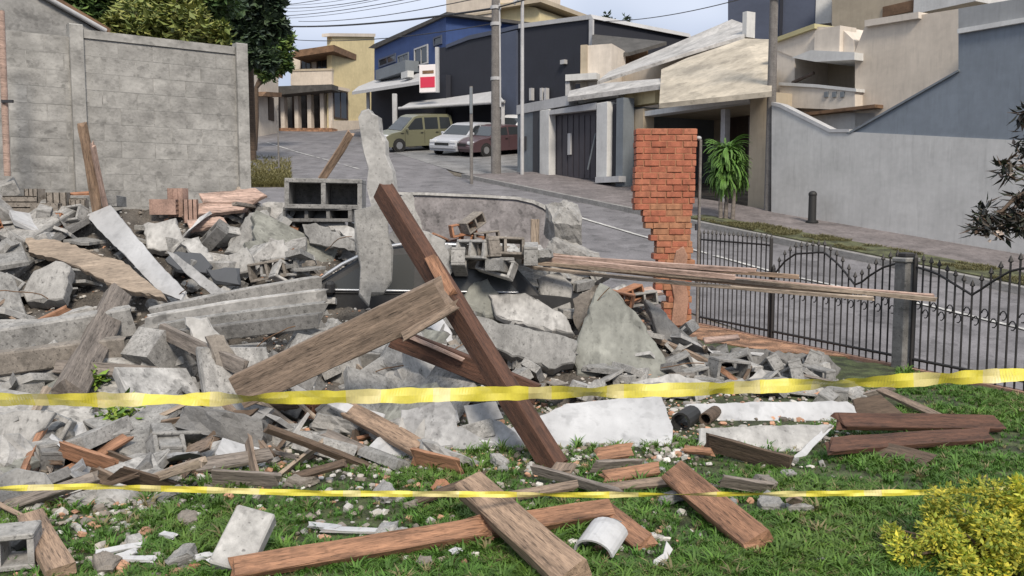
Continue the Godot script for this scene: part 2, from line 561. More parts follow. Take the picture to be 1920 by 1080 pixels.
func make_ground() -> void:
	var xs := []
	var ds := []
	var x := -160.0
	while x < 160.0:
		xs.append(x)
		x += 0.3 if x > -9.0 and x < 13.0 else (2.0 if absf(x) < 40.0 else 12.0)
	var d := -6.0
	while d < 330.0:
		ds.append(d)
		d += 0.3 if d > 2.5 and d < 17.0 else (2.0 if d < 80.0 else 15.0)
	var g := MB.new()
	var lw := MB.new()
	for i in xs.size() - 1:
		for j in ds.size() - 1:
			var q := []
			for e in [[i, j], [i + 1, j], [i + 1, j + 1], [i, j + 1]]:
				var X: float = xs[e[0]]
				var D: float = ds[e[1]]
				q.append(Vector3(X, ground_y(X, D) - 0.012, -D))
			var mx: float = (xs[i] + xs[i + 1]) / 2
			var md: float = (ds[j] + ds[j + 1]) / 2
			g.quad(q[0], q[1], q[2], q[3])
			if md > 1.0 and md < 12.4 and mx > -14.0 and mx < fence_x(md) - 0.02:
				for e in 4: q[e].y += 0.012
				lw.quad(q[0], q[1], q[2], q[3])
	structure(g.mesh(), "ground", M.ground)
	structure(lw.mesh(), "lawn", M.lawn)
	# asphalt, from the near kerb to the far one, and up the hill
	var near := func(D): return far_kerb(D) - 6.9
	structure(sheet([Vector2(far_kerb(4.0), 4.0), Vector2(far_kerb(34.0), 34.0), Vector2(far_kerb(34.0) - 1.2, 40.0), Vector2(-6.0, 50.0), Vector2(-12.0, 72.0), Vector2(-34.0, 72.0), Vector2(-34.0, 40.0), Vector2(-12.0, 20.0), Vector2(-4.0, 15.2), Vector2(near.call(15.2) + 0.4, 15.2), Vector2(near.call(4.0), 4.0)], 0.02).mesh(), "road", M.asphalt)
	# near pavement beside the fence, warm soil at its end
	structure(sheet([Vector2(near.call(4.0), 4.0), Vector2(near.call(15.0), 15.0), Vector2(near.call(15.0) - 1.0, 15.0), Vector2(fence_x(4.0) + 1.0, 4.0)], 0.10, 0.12).mesh(), "near_pavement", M.pavement)
	# far pavement, stepped up behind its kerb
	var a := []
	var k := []
	for D in [8.0, 15.0, 22.0, 29.0, 33.5]:
		a.append(Vector2(far_kerb(D) + 0.16, D)); k.append(Vector2(far_kerb(D), D))
	var wl := []
	for D in [34.5, 29.0, 22.0, 15.0, 8.0]: wl.append(Vector2(far_wall(D) + 0.3, D))
	structure(sheet(a + wl, 0.14, 0.2).mesh(), "far_pavement", M.pavement)
	var kr := k.duplicate()
	kr.reverse()
	structure(sheet(a + kr, 0.155, 0.2).mesh(), "kerb", M.kerb)
	# grass verge between kerb and wall
	var vg := []
	for D in [11.0, 16.0, 20.0, 23.0]: vg.append(Vector2(far_kerb(D) + 0.25, D))
	for D in [23.3, 19.0, 15.0, 11.0]: vg.append(Vector2(far_kerb(D) + 1.25 + 0.2 * sin(D), D))
	structure(sheet(vg, 0.165, 0.02).mesh(), "verge", M.verge)
	# concrete forecourt where the cars are parked
	var fc := []
	for p in [[736, 286], [800, 272], [985, 272], [985, 334], [925, 338], [850, 322], [780, 300]]:
		var s := on_street(p[0], p[1])
		fc.append(Vector2(s.x, -s.z))
	structure(sheet(fc, 0.032).mesh(), "forecourt", M.patch)
	# painted lines
	var lines := [[[1066, 402], [1100, 414], [1200, 444], [1315, 475], [1469, 518], [1600, 546], [1748, 578], [1917, 620], [1990, 640]],
		[[500, 268], [560, 287], [620, 303], [672, 318]]]
	for l in lines:
		var mb := MB.new()
		for i in l.size() - 1:
			var p := on_street(l[i][0], l[i][1], 0.036)
			var q := on_street(l[i + 1][0], l[i + 1][1], 0.036)
			var n := int(ceil(p.distance_to(q) / 0.25))
			var side := (q - p).cross(Vector3.UP).normalized() * 0.065
			for s in n:
				if rng.randf() < 0.10: continue         # worn through
				var p0 := p.lerp(q, float(s) / n)
				var p1 := p.lerp(q, float(s + 1) / n)
				var wob := side * rng.randf_range(0.8, 1.15)
				mb.quad(p0 - wob, p1 - wob, p1 + wob, p0 + wob)
		structure(mb.mesh(), "painted_line", M.road_paint)

# ---------------------------------------------------------------- block wall and brick pillar
func make_walls() -> void:
	# the standing block wall with its concrete posts
	var C := at(450, 85, 12.0)
	var B := at(140, 50, 10.76)
	var pl := wall_plane(B, C)
	var w = thing("block_wall", "grey concrete block wall with square posts standing behind the rubble", "wall", Vector3(C.x, 0, C.z))
	var uB := along(pl, B)
	var uC := along(pl, C)
	var span_ := uC - uB
	var top := C.y - 0.13
	var post := MB.new()
	for i in 3:
		var mb := MB.new()
		var u := uC - span_ * i
		wuv(mb, pl, u - 0.075, u + 0.075, 0.0, C.y + (0.02 if i < 2 else 0.6), -0.09, 0.07, 0.012)
		put(mb.mesh(), "post", M.block2 if i == 0 else M.block1, w)
	var cap := MB.new()
	wuv(cap, pl, uB + 0.075, uC - 0.075, top, top + 0.10, -0.08, 0.035, 0.012)
	put(cap.mesh(), "coping", M.block1, w)
	var core := MB.new()
	wuv(core, pl, uC - span_ * 2 + 0.02, uC - 0.02, 0.0, top - 0.002, -0.065, 0.0115)
	put(core.mesh(), "mortar_bed", M.block1, w)
	# blocks, course by course, on both bays
	for bay in 2:
		var u0 := uB + 0.079 - span_ * bay
		var u1 := uC - 0.079 - span_ * bay
		var y := top - 0.005
		var row := 0
		while y > 0.75:
			var u := u0 + (0.0 if row % 2 == 0 else -0.2)
			while u < u1 - 0.02:
				var a := maxf(u, u0)
				var b := minf(u + 0.392, u1)
				if b - a > 0.05:
					var mb := MB.new()
					var t := 0.014 + rng.randf_range(-0.001, 0.002)
					wuv(mb, pl, a, b - 0.003, y - 0.1975, y, -0.06, t, 0.0015)
					put(mb.mesh(), "block", M["block%d" % rng.randi_range(0, 3)], w)
				u += 0.4
			y -= 0.2
			row += 1
	# taller block gable with sloping verge behind the first bay
	var g = thing("block_outbuilding", "grey block gable with sloping roof verge behind the block wall", "building", Vector3(-7.4, 0, -11.2))
	var gp := wall_plane(at(-60, 40, 10.6), at(200, 40, 11.9))
	shape("wall", gp, [[-260, 420], [-260, -90], [60, -60], [98, 6], [190, 62], [200, 420]], -1.6, -0.35, M.block0, g)
	var vm := MB.new()
	vm.tube(PackedVector3Array([hit(gp, 70, -14, -0.3), hit(gp, 198, 58, -0.3)]), PackedFloat32Array([0.035, 0.035]), 8)
	put(vm.mesh(), "verge_pipe", M.light_grey, g)
	shape("roof", gp, [[40, -40], [80, -22], [208, 54], [206, 62], [96, 4]], -1.9, -0.30, M.roof_brown, g)
	# rusty upright beside the wall's end
	var rp = thing("rusty_post", "thin rusty steel post standing against the block wall", "post", at(10, 330, 9.7))
	var rm := MB.new()
	rm.rod(at(2, 20, 9.7), at(14, 330, 9.7), 0.035, 0.035, 8)
	put(rm.mesh(), "upright", M.wood_pink, rp)
	rm = MB.new()
	rm.box(at(14, 190, 9.66), Vector3(0.12, 0.03, 0.03))
	put(rm.mesh(), "bracket", M.dark_metal, rp)

	# what is left of the brick gate pillar
	var D := 12.0
	var ext := [[240, 1190, 1305], [300, 1189, 1303], [378, 1188, 1302], [388, 1196, 1300], [402, 1214, 1299], [440, 1218, 1300], [470, 1232, 1301], [500, 1226, 1302], [540, 1238, 1301], [570, 1252, 1300], [625, 1258, 1299]]
	var pil = thing("brick_pillar", "jagged remains of an orange brick gate pillar beside the iron fence", "pillar", Vector3(at(1280, 600, D).x, 0, -D))
	pil.rotation.y = 0.0
	var y0 := at(1250, 628, D).y
	var y1 := at(1250, 241, D).y
	var ch := 0.0835
	var courses := int((y1 - y0) / ch)
	var sc := D / F
	for i in courses:
		var yc := y1 - (i + 0.5) * ch
		var py := 241.0 + (i + 0.5) * ch / sc
		var lo := 0.0
		var hi := 0.0
		for e in ext.size() - 1:
			if py >= ext[e][0] and py <= ext[e + 1][0]:
				var t: float = (py - ext[e][0]) / float(ext[e + 1][0] - ext[e][0])
				lo = lerpf(ext[e][1], ext[e + 1][1], t); hi = lerpf(ext[e][2], ext[e + 1][2], t)
		if hi == 0.0: continue
		var xa := at(lo, 400, D).x
		var xb := at(hi, 400, D).x
		var jag := 0.012 if py < 385 else 0.07
		xa += rng.randf_range(-jag, jag) + rng.randf_range(-0.008, 0.008)
		xb += rng.randf_range(-jag * 0.5, jag * 0.5)
		var cm := MB.new()
		cm.span(Vector3(xa + 0.02, yc - ch / 2, -D - 0.24), Vector3(xb - 0.02, yc + ch / 2, -D + 0.010))
		put(cm.mesh(), "mortar_bed", M.brick3, pil)
		var x := xa - (0.0 if i % 2 == 0 else 0.105)
		while x < xb - 0.03:
			var a := maxf(x, xa)
			var b := minf(x + 0.205, xb)
			if b - a > 0.04:
				var bm := MB.new()
				bm.rbox(Vector3((a + b) / 2, yc, -D - 0.10 + rng.randf_range(-0.006, 0.012)), Vector3(b - a - 0.008, ch - 0.011, 0.24), 0.004)
				var upper := py < 385
				var k: int = [0, 0, 1, 2][rng.randi_range(0, 3)] if upper else [3, 2, 3, 0][rng.randi_range(0, 3)]
				put(bm.mesh(), "brick", M["brick%d" % k], pil)
			x += 0.214
	# broken cement render clinging to its foot and its street side
	var rd := MB.new()
	var rp2 := PackedVector3Array()
	for p in [[1268, 470], [1282, 462], [1290, 480], [1284, 520], [1292, 560], [1286, 612], [1258, 612], [1264, 560], [1256, 520]]: rp2.append(at(p[0], p[1], D - 0.05))
	rd.prism(rp2, Vector3(0, 0, -0.12), 0.015)
	put(rd.mesh(), "render_patch", M.render_pink, pil)
	# steel gate post fixed beside the pillar
	var gpst = thing("gate_post", "slim pale steel gate post beside the orange brick pillar", "post", at(1309, 600, 12.1))
	var gm := MB.new()
	gm.rbox((at(1310, 262, 12.1) + at(1310, 640, 12.1)) / 2, Vector3(0.035, (at(1310, 262, 12.1) - at(1310, 640, 12.1)).y, 0.05), 0.006)
	put(gm.mesh(), "upright", M.pole_conc, gpst)
	gm = MB.new()
	gm.ball(at(1310, 262, 12.1) + Vector3(0, 0.02, 0), Vector3(0.04, 0.03, 0.04))
	put(gm.mesh(), "cap", M.light_grey, gpst)
	for p in [420, 520]:
		gm = MB.new()
		gm.rod(at(1306, p, 12.02), at(1306, p + 12, 12.02), 0.022)
		put(gm.mesh(), "hinge", M.dark_metal, gpst)
	# the stretch of the fallen wall that still stands low behind the heap
	var lw = thing("broken_wall", "low remnant of pinkish rendered wall behind the heap's crest", "wall", Vector3(at(890, 500, 11.5).x, 0, -11.5))
	var LP := wall_plane(at(738, 400, 11.5), at(1070, 400, 11.7))
	shape("wall", LP, [[736, 590], [736, 364], [800, 365], [900, 369], [970, 373], [1000, 379], [1020, 388], [1036, 402], [1050, 422], [1062, 440], [1066, 460], [1078, 484], [1082, 590]], -0.16, 0.0, M.render_grey, lw, 0.01)
	shape("coping", LP, [[736, 365], [736, 360], [800, 361], [900, 365], [970, 369], [1001, 375], [1023, 385], [1040, 400], [1035, 403], [1018, 390], [998, 381], [968, 374], [900, 370], [800, 366]], -0.18, 0.03, M.road_paint, lw)

# ---------------------------------------------------------------- buildings
func roof(called: String, pts: Array, thick: float, material, parent):       # a sloping slab through pixel corners with depths
	var q := PackedVector3Array()
	for p in pts: q.append(at(p[0], p[1], p[2]))
	var mb := MB.new()
	mb.prism(q, Vector3.DOWN * thick, 0.0)
	return put(mb.mesh(), called, material, parent)

func window_on(pl: Dictionary, x0, y0, x1, y1, parent, t: float, frame_mat, bars := 1):
	var fr := MB.new()
	var xm: float = (x0 + x1) / 2.0
	var ym: float = (y0 + y1) / 2.0
	var a := along(pl, hit(pl, x0, ym, t))
	var b := along(pl, hit(pl, x1, ym, t))
	var lo := hit(pl, xm, y1, t).y
	var hi := hit(pl, xm, y0, t).y
	if a > b:
		var s := a
		a = b; b = s
	var k := minf(0.09, (b - a) * 0.12)
	wuv(fr, pl, a - k, a, lo - k, hi + k, t, t + 0.07)
	wuv(fr, pl, b, b + k, lo - k, hi + k, t, t + 0.07)
	wuv(fr, pl, a, b, hi, hi + k, t, t + 0.065)
	wuv(fr, pl, a, b, lo - k, lo, t, t + 0.085)
	for i in bars:
		var u := lerpf(a, b, (i + 1.0) / (bars + 1))
		wuv(fr, pl, u - 0.025, u + 0.025, lo, hi, t, t + 0.05)
	var w = put(fr.mesh(), "window", frame_mat, parent)
	var gl := MB.new()
	wuv(gl, pl, a, b, lo, hi, t - 0.02, t + 0.02)
	put(gl.mesh(), "pane", M.window_glass, w)
	return w

func make_buildings() -> void:
	var PW := wall_plane(Vector3(far_wall(34.0), 0, -34), Vector3(far_wall(12.0), 0, -12))
	# long white garden wall
	var gw = thing("garden_wall", "long plain white plastered wall lining the far pavement", "wall", Vector3(far_wall(20.0), street_y(20.0), -20))
	shape("wall", PW, [[1446, 440], [1447, 196], [1462, 200], [1556, 247], [1592, 247], [1930, 264], [2150, 278], [2150, 640], [1930, 540]], -0.22, 0.0, M.white_wall, gw)
	var sk := MB.new()
	for e in [[1447, 1560], [1561, 1700], [1701, 1930], [1931, 2150]]:
		var q := PackedVector3Array()
		var ya: float = 405.0 + (e[0] - 1447) * 0.176
		var yb: float = 405.0 + (e[1] - 1447) * 0.176
		for p in [[e[0], ya], [e[1], yb], [e[1], yb + 40], [e[0], ya + 40]]: q.append(hit(PW, p[0], p[1]) + PW.n * 0.012)
		sk.prism(q, PW.n * -0.03)
	put(sk.mesh(), "skirting", M.light_grey, gw)
	shape("coping", PW, [[1446, 197], [1446, 191], [1463, 195], [1557, 242], [1592, 242], [1592, 248], [1555, 248], [1461, 201]], -0.24, 0.03, M.light_grey, gw)
	# blue-grey house behind it
	var bh = thing("blue_grey_house", "blue grey painted house side with sloping edge above the white wall", "house", Vector3(far_wall(17.0) + 2, street_y(17.0), -17))
	shape("wall", PW, [[1590, 262], [1590, 249], [1797, 133], [1797, 58], [1930, 36], [2150, -2], [2150, 290], [1930, 275]], -5.0, -0.03, M.blue_wall, bh)
	shape("edge_trim", PW, [[1586, 250], [1797, 130], [1797, 134], [1592, 251]], -0.3, 0.02, M.steel_grey, bh)
	shape("parapet", PW, [[1797, 54], [1797, 16], [1930, -6], [2150, -42], [2150, -8], [1930, 31]], -5.0, -0.05, M.grey_band, bh)
	shape("cornice", PW, [[1795, 63], [1795, 54], [1930, 31], [2150, -8], [2150, 2], [1930, 40]], -5.0, 0.06, M.trim_white, bh)
	# cream house with the balcony
	var PC := wall_plane(spot(PW, 0, 0, -1.6), spot(PW, 5, 0, -1.6))
	var ch = thing("cream_house", "cream two storey house with dark recessed balcony above the white wall", "house", spot(PC, along(PW, hit(PW, 1600, 300)), street_y(21.0), -2.0))
	shape("wall", PC, [[1603, 300], [1603, 97], [1624, 44], [1800, 16], [1800, 260]], -6.0, 0.0, M.cream, ch)
	shape("ledge", PC, [[1621, 50], [1621, 38], [1722, 22], [1722, 34]], -1.0, 0.12, M.cream_pale, ch)
	shape("side_wall", PC, [[1450, 300], [1450, 92], [1490, 84], [1490, 160], [1604, 172], [1604, 300]], -3.0, -0.02, M.cream_pale, ch)
	shape("recess", PC, [[1488, 175], [1488, 90], [1604, 90], [1604, 175]], -3.2, -1.5, M.cream, ch)
	rect("balcony_door", PC, 1530, 112, 1604, 178, -1.5, -1.4, M.beige, ch)
	shape("upper_wall", PC, [[1450, 92], [1450, 76], [1527, 50], [1574, 50], [1600, 75], [1602, 100], [1490, 108]], -3.0, 0.01, M.cream_pale, ch)
	shape("roof_edge", PC, [[1450, 80], [1450, 72], [1527, 44], [1527, 53]], -3.0, 0.12, M.olive_trim, ch)
	rect("corner_block", PC, 1527, 53, 1574, 110, -0.5, 0.15, M.cream_pale, ch)
	shape("balcony_roof", PC, [[1484, 108], [1520, 94], [1602, 98], [1602, 112], [1530, 116]], -1.4, 0.35, M.trim_white, ch)
	shape("parapet", PC, [[1462, 158], [1530, 162], [1603, 170], [1603, 207], [1462, 201]], -0.25, 0.30, M.cream_pale, ch)
	shape("parapet_cap", PC, [[1460, 160], [1460, 154], [1530, 158], [1605, 166], [1605, 172], [1530, 164]], -0.28, 0.34, M.trim_white, ch)
	for x in [1545, 1560, 1575]: rect("baluster", PC, x, 172, x + 7, 182, 0.30, 0.34, M.steel_grey, ch)
	var br := MB.new()
	br.rod(hit(PC, 1486, 155, 0.1), hit(PC, 1526, 137, 0.1), 0.05)
	put(br.mesh(), "brace", M.brown_door, ch)
	rect("floor_line", PC, 1460, 206, 1640, 212, 0.0, 0.32, M.roof_brown, ch)
	shape("lower_wall", PC, [[1465, 212], [1640, 212], [1640, 300], [1465, 300]], -1.0, 0.0, M.trim_white, ch)
	# beige block and white tank far behind
	var PB := wall_plane(at(1560, 100, 38), at(1800, 100, 33))
	var bb = thing("beige_block", "tall plain beige building rising behind the cream house", "building", at(1650, 300, 37))
	shape("wall", PB, [[1540, 330], [1540, 55], [1560, 50], [1560, -60], [1714, -60], [1714, 330]], -6.0, 0.0, M.beige, bb)
	rect("roof_slot", PB, 1655, 6, 1716, 26, -0.1, 0.05, M.roof_brown, bb)
	rect("white_parapet", PB, 1714, -40, 1830, 14, -4.0, 0.1, M.trim_white, bb)
	var nt = thing("navy_tower", "dark navy rendered tower block behind the pale roofs", "building", at(1450, 300, 42))
	var PN := wall_plane(at(1365, 60, 42), at(1530, 60, 40))
	shape("wall", PN, [[1365, 300], [1365, -70], [1530, -70], [1530, 300]], -6.0, 0.0, M.navy_tower, nt)
	rect("drain_pipe", PN, 1462, -70, 1467, 90, 0.0, 0.12, M.navy, nt)
	rect("roof_edge", PN, 1362, -78, 1533, -70, -6.0, 0.15, M.light_grey, nt)
	rect("white_chimney", PN, 1530, -50, 1559, 44, -1.0, 0.05, M.trim_white, nt)

	# low house with the pale roofs and the garage
	var hs = thing("garage_house", "low cream house with sloping pale roofs and a dark open garage", "house", Vector3(far_wall(27.0) + 1.5, street_y(27.0), -27))
	var PG := wall_plane(spot(PW, 0, 0, -0.6), spot(PW, 5, 0, -0.6))
	roof("roof", [[1236, 194, 26.2], [1447, 171, 23.6], [1447, 74, 29.5], [1396, 72, 30.4], [1290, 108, 31.2], [1240, 130, 30.6]], 0.14, M.roof_stained, hs)
	roof("upper_roof", [[1120, 152, 32.4], [1290, 98, 31.4], [1396, 66, 30.9], [1394, 44, 34.0], [1372, 36, 35.0], [1142, 134, 36.0]], 0.12, M.roof_pale, hs)
	roof("porch_roof", [[1064, 182, 31.6], [1245, 157, 28.4], [1240, 147, 30.0], [1130, 156, 32.0], [1068, 170, 33.0]], 0.16, M.roof_pale, hs)
	shape("gable_wall", PG, [[1120, 210], [1120, 154], [1290, 102], [1396, 70], [1450, 76], [1450, 210]], -5.6, -4.4, M.cream, hs)
	rect("fascia", PG, 1064, 184, 1160, 190, -1.6, 0.25, M.trim_white, hs)
	rect("lower_fascia", PG, 1072, 193, 1158, 197, -1.6, 0.10, M.light_grey, hs)
	rect("yellow_panel", PG, 1168, 170, 1228, 197, -0.4, 0.0, M.yellow_wall, hs)
	rect("lintel", PG, 1168, 197, 1404, 207, -0.4, 0.1, M.trim_white, hs)
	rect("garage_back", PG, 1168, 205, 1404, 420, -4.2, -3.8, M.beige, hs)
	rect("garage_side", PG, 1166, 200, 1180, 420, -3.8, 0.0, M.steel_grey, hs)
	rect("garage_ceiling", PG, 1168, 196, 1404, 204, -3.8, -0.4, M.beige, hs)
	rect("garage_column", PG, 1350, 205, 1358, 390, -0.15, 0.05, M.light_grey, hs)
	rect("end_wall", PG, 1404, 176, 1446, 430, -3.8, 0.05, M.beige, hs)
	rect("garage_door", PG, 1362, 207, 1402, 385, -3.7, -3.6, M.brown_door, hs)
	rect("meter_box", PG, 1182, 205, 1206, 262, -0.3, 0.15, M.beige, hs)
	rect("chimney", PG, 1392, 22, 1400, 70, -4.4, -4.0, M.trim_white, hs)
	# small white annexe and dark lean-to behind
	var an = thing("white_annexe", "small white annexe wall beside the dark navy building", "building", at(1115, 250, 37))
	var PA := wall_plane(at(1089, 110, 37), at(1144, 110, 36.5))
	rect("wall", PA, 1088, 84, 1146, 250, -2.0, 0.0, M.cream_pale, an)
	rect("pilaster", PA, 1088, 84, 1100, 250, 0.0, 0.1, M.beige, an)
	rect("lower_slab", PA, 1060, 138, 1118, 150, -0.5, 0.5, M.trim_white, an)
	rect("slab_column", PA, 1060, 150, 1068, 200, -0.3, 0.4, M.light_grey, an)
	var lt = thing("dark_lean_to", "dark sheet lean-to roof behind the white annexe", "building", at(1180, 250, 42))
	roof("roof", [[1110, 64, 42], [1250, 78, 39], [1180, 98, 38], [1110, 106, 38]], 0.15, M.roof_dark, lt)
	var PL := wall_plane(at(1110, 110, 40), at(1250, 110, 40))
	shape("wall", PL, [[1112, 260], [1112, 84], [1215, 90], [1215, 260]], -2.0, 0.0, M.roof_brown, lt)

	# gate portal of steel grey and white
	var gt = thing("gate_portal", "grey and white portal with a tall dark metal gate", "gate", Vector3(far_wall(32.5), street_y(32.5), -32.5))
	rect("pillar", PW, 970, 196, 1012, 345, -0.6, 0.0, M.steel_grey, gt, 0.02)
	rect("head", PW, 968, 188, 1066, 206, -0.6, 0.06, M.light_grey, gt, 0.02)
	rect("slot", PW, 999, 208, 1010, 331, 0.0, 0.012, M.dark_metal, gt)
	rect("intercom", PW, 974, 256, 985, 282, 0.0, 0.05, M.dark_metal, gt)
	rect("frame_post", PW, 1012, 206, 1029, 338, -0.4, 0.12, M.trim_white, gt, 0.02)
	rect("frame_post", PW, 1118, 192, 1138, 342, -0.4, 0.12, M.trim_white, gt, 0.02)
	shape("frame_head", PW, [[1029, 215], [1029, 207], [1118, 192], [1118, 205]], -0.4, 0.11, M.light_grey, gt)
	rect("frame_foot", PW, 1116, 331, 1160, 342, 0.0, 0.3, M.light_grey, gt)
	var leaf = shape("gate_leaf", PW, [[1029, 342], [1029, 214], [1118, 204], [1118, 348]], -0.3, -0.2, M.gate_dark, gt)
	for i in 8:
		var x := 1034.0 + i * 10.6
		rect("gate_board", PW, x, 217, x + 8.2, 334, -0.2, -0.175, M.gate_dark, leaf)
	rect("gate_handle", PW, 1064, 250, 1069, 290, -0.17, -0.10, M.light_grey, leaf)
	rect("side_slot", PW, 1140, 196, 1154, 336, -0.3, -0.1, M.navy, gt)
	rect("side_pillar", PW, 1155, 184, 1168, 350, -0.4, 0.05, M.steel_grey, gt)
	var bar := MB.new()
	bar.rod(hit(PW, 1117, 250, 0.0), hit(PW, 1102, 318, 0.02), 0.03)
	put(bar.mesh(), "gate_brace", M.steel_grey, gt)

	# dark navy shop with the carport
	var PD := wall_plane(at(1110, 100, 42), at(835, 100, 51))
	var ns = thing("navy_shop", "windowless dark navy building with a low carport along its front", "building", at(960, 300, 42))
	shape("wall", PD, [[820, 300], [820, 90], [838, 88], [880, 72], [930, 62], [972, 52], [1040, 42], [1110, 34], [1110, 340], [960, 340]], -7.0, 0.0, M.navy, ns)
	shape("coping", PD, [[972, 53], [972, 45], [1040, 36], [1108, 27], [1112, 35], [1040, 44]], -7.0, 0.10, M.light_grey, ns)
	shape("parapet_step", PD, [[836, 90], [836, 84], [880, 66], [932, 55], [972, 46], [972, 53], [932, 63], [880, 74]], -7.0, 0.08, M.navy_tower, ns)
	rect("corner_strip", PD, 1104, 36, 1111, 92, 0.0, 0.10, M.light_grey, ns)
	rect("vent", PD, 1050, 112, 1058, 120, 0.0, 0.2, M.light_grey, ns)
	rect("wall_fin", PD, 938, 60, 968, 330, 0.0, 0.12, M.navy_tower, ns)
	for x in [992, 1012, 1020]: rect("roof_pipe", PD, x, 165, x + 4, 188, 0.1, 0.3, M.light_grey, ns)
	roof("carport_roof", [[748, 203, 48.0], [946, 190, 44.6], [930, 170, 47.5], [835, 184, 50.5], [770, 191, 52.5]], 0.10, M.light_grey, ns)
	var cf := MB.new()
	cf.tube(PackedVector3Array([at(748, 203, 48.0) + Vector3(0, -0.02, 0.05), at(946, 190, 44.6) + Vector3(0, -0.02, 0.05)]), PackedFloat32Array([0.09, 0.09]), 6)
	put(cf.mesh(), "carport_beam", M.light_grey, ns)
	for e in [[740, 176, 49.0, 0.13], [943, 192, 44.8, 0.09]]:
		var pm := MB.new()
		var tp := at(e[0], e[1], e[2])
		pm.rbox(Vector3(tp.x, (tp.y + street_y(e[2])) / 2, tp.z), Vector3(e[3] * 2, tp.y - street_y(e[2]), e[3] * 2), 0.02)
		put(pm.mesh(), "carport_post", M.light_grey, ns)
	# upright shop sign
	var sg = thing("shop_sign", "upright white and red projecting sign on the navy shop", "sign", at(801, 170, 48.5))
	var PS := wall_plane(at(786, 150, 48.5), at(817, 150, 48.2))
	rect("box", PS, 786, 121, 817, 173, -0.2, 0.0, M.sign_white, sg, 0.02)
	rect("red_panel", PS, 788, 144, 815, 164, 0.0, 0.02, M.sign_red, sg)
	rect("dark_print", PS, 792, 132, 813, 138, 0.0, 0.015, M.roof_brown, sg)
	rect("bracket", PS, 816, 88, 822, 173, -0.15, 0.0, M.light_grey, sg)
	# blue upper storeys
	var PU := wall_plane(at(836, 60, 51), at(702, 60, 60))
	var bu = thing("blue_building", "bright blue two storey building with a grey shop awning", "building", at(770, 250, 52))
	shape("wall", PU, [[702, 260], [702, 86], [836, 27], [836, 290]], -7.0, 0.0, M.blue_paint, bu)
	shape("eave", PU, [[690, 90], [700, 83], [838, 22], [838, 28], [702, 91]], -7.5, 0.15, M.roof_dark, bu)
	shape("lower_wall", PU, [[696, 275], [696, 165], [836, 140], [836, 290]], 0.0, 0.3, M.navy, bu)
	window_on(PU, 712, 108, 742, 119, bu, 0.0, M.navy_tower, 1)
	window_on(PU, 779, 90, 802, 120, bu, 0.0, M.light_grey, 1)
	window_on(PU, 815, 71, 828, 82, bu, 0.0, M.navy_tower, 0)
	window_on(PU, 748, 104, 766, 130, bu, 0.0, M.steel_grey, 1)
	rect("balcony_wall", PU, 704, 122, 760, 142, 0.0, 0.9, M.steel_grey, bu)
	roof("awning", [[660, 172, 55.0], [800, 150, 50.0], [806, 134, 52.5], [702, 150, 60.0], [672, 162, 59.0]], 0.18, M.light_grey, bu)
	rect("awning_box", PU, 752, 134, 764, 146, 0.9, 1.3, M.trim_white, bu)
	for e in [[690, 176, 55.0]]:
		var pm := MB.new()
		var tp := at(e[0], e[1] - 6, e[2])
		pm.rbox(Vector3(tp.x, (tp.y + street_y(e[2])) / 2, tp.z), Vector3(0.2, tp.y - street_y(e[2]), 0.2), 0.02)
		put(pm.mesh(), "awning_post", M.light_grey, bu)
	# tall beige block behind the navy shop
	var PT := wall_plane(at(837, 40, 60), at(1010, 40, 56))
	var tb = thing("beige_tower", "tall beige apartment wall rising behind the navy shop", "building", at(920, 200, 60))
	rect("wall", PT, 837, -80, 930, 220, -8.0, 0.0, M.cream, tb)
	shape("wing", PT, [[930, 220], [930, 4], [1004, 14], [1012, 24], [1012, 220]], -8.0, -0.5, M.yellow_wall, tb)
	rect("band", PT, 836, 26, 930, 30, 0.0, 0.08, M.beige, tb)
	rect("ledge", PT, 930, 2, 1014, 10, -8.0, 0.1, M.beige, tb)
	# tank and bush standing on the annexe roof
	# yellow corner building up the street
	var yb = thing("yellow_building", "yellow two storey corner building with columns and a dark awning", "building", at(610, 245, 64))
	var PY := wall_plane(at(622, 150, 63), at(702, 150, 68))
	var PV := wall_plane(at(622, 150, 62.9), at(500, 150, 64.0))
	shape("wall", PY, [[622, 252], [622, 67], [702, 67], [702, 262]], -0.4, 0.0, M.yellow_wall, yb)
	shape("cornice", PY, [[618, 68], [618, 62], [704, 63], [704, 69]], -0.5, 0.15, M.cream_pale, yb)
	shape("base_band", PY, [[622, 256], [622, 226], [702, 226], [702, 262]], 0.0, 0.06, M.cream, yb)
	window_on(PY, 622 + 4, 172, 650, 221, yb, 0.0, M.brown_door, 1)
	rect("window_hood", PY, 622, 163, 656, 169, 0.0, 0.6, M.cream, yb)
	shape("upper_wall", PV, [[548, 168], [548, 96], [622, 84], [622, 168]], -6.0, -1.5, M.cream, yb)
	window_on(PV, 566, 112, 582, 140, yb, -1.5, M.brown_door, 1)
	window_on(PV, 596, 108, 612, 140, yb, -1.5, M.brown_door, 1)
	shape("roof", PV, [[540, 104], [556, 94], [626, 84], [626, 96], [548, 108]], -7.0, 0.8, M.roof_brown, yb)
	shape("balcony", PV, [[545, 160], [545, 134], [622, 132], [622, 160]], -0.2, 0.1, M.cream, yb)
	shape("balcony_rail", PV, [[545, 134], [545, 130], [622, 128], [622, 132]], -0.25, 0.15, M.beige, yb)
	shape("awning", PV, [[500, 176], [510, 162], [622, 158], [622, 168], [520, 178]], -0.2, 1.2, M.roof_dark, yb)
	shape("arcade_back", PV, [[500, 250], [500, 172], [622, 168], [622, 250]], -3.0, -1.6, M.brown_door, yb)
	for x in [526, 552, 576, 600, 616]: rect("column", PV, x, 168, x + 7, 250, -0.5, 0.0, M.cream_pale, yb)
	for x in [534, 560, 584]: rect("shutter", PV, x, 180, x + 14, 250, -1.6, -1.5, M.roof_dark, yb)
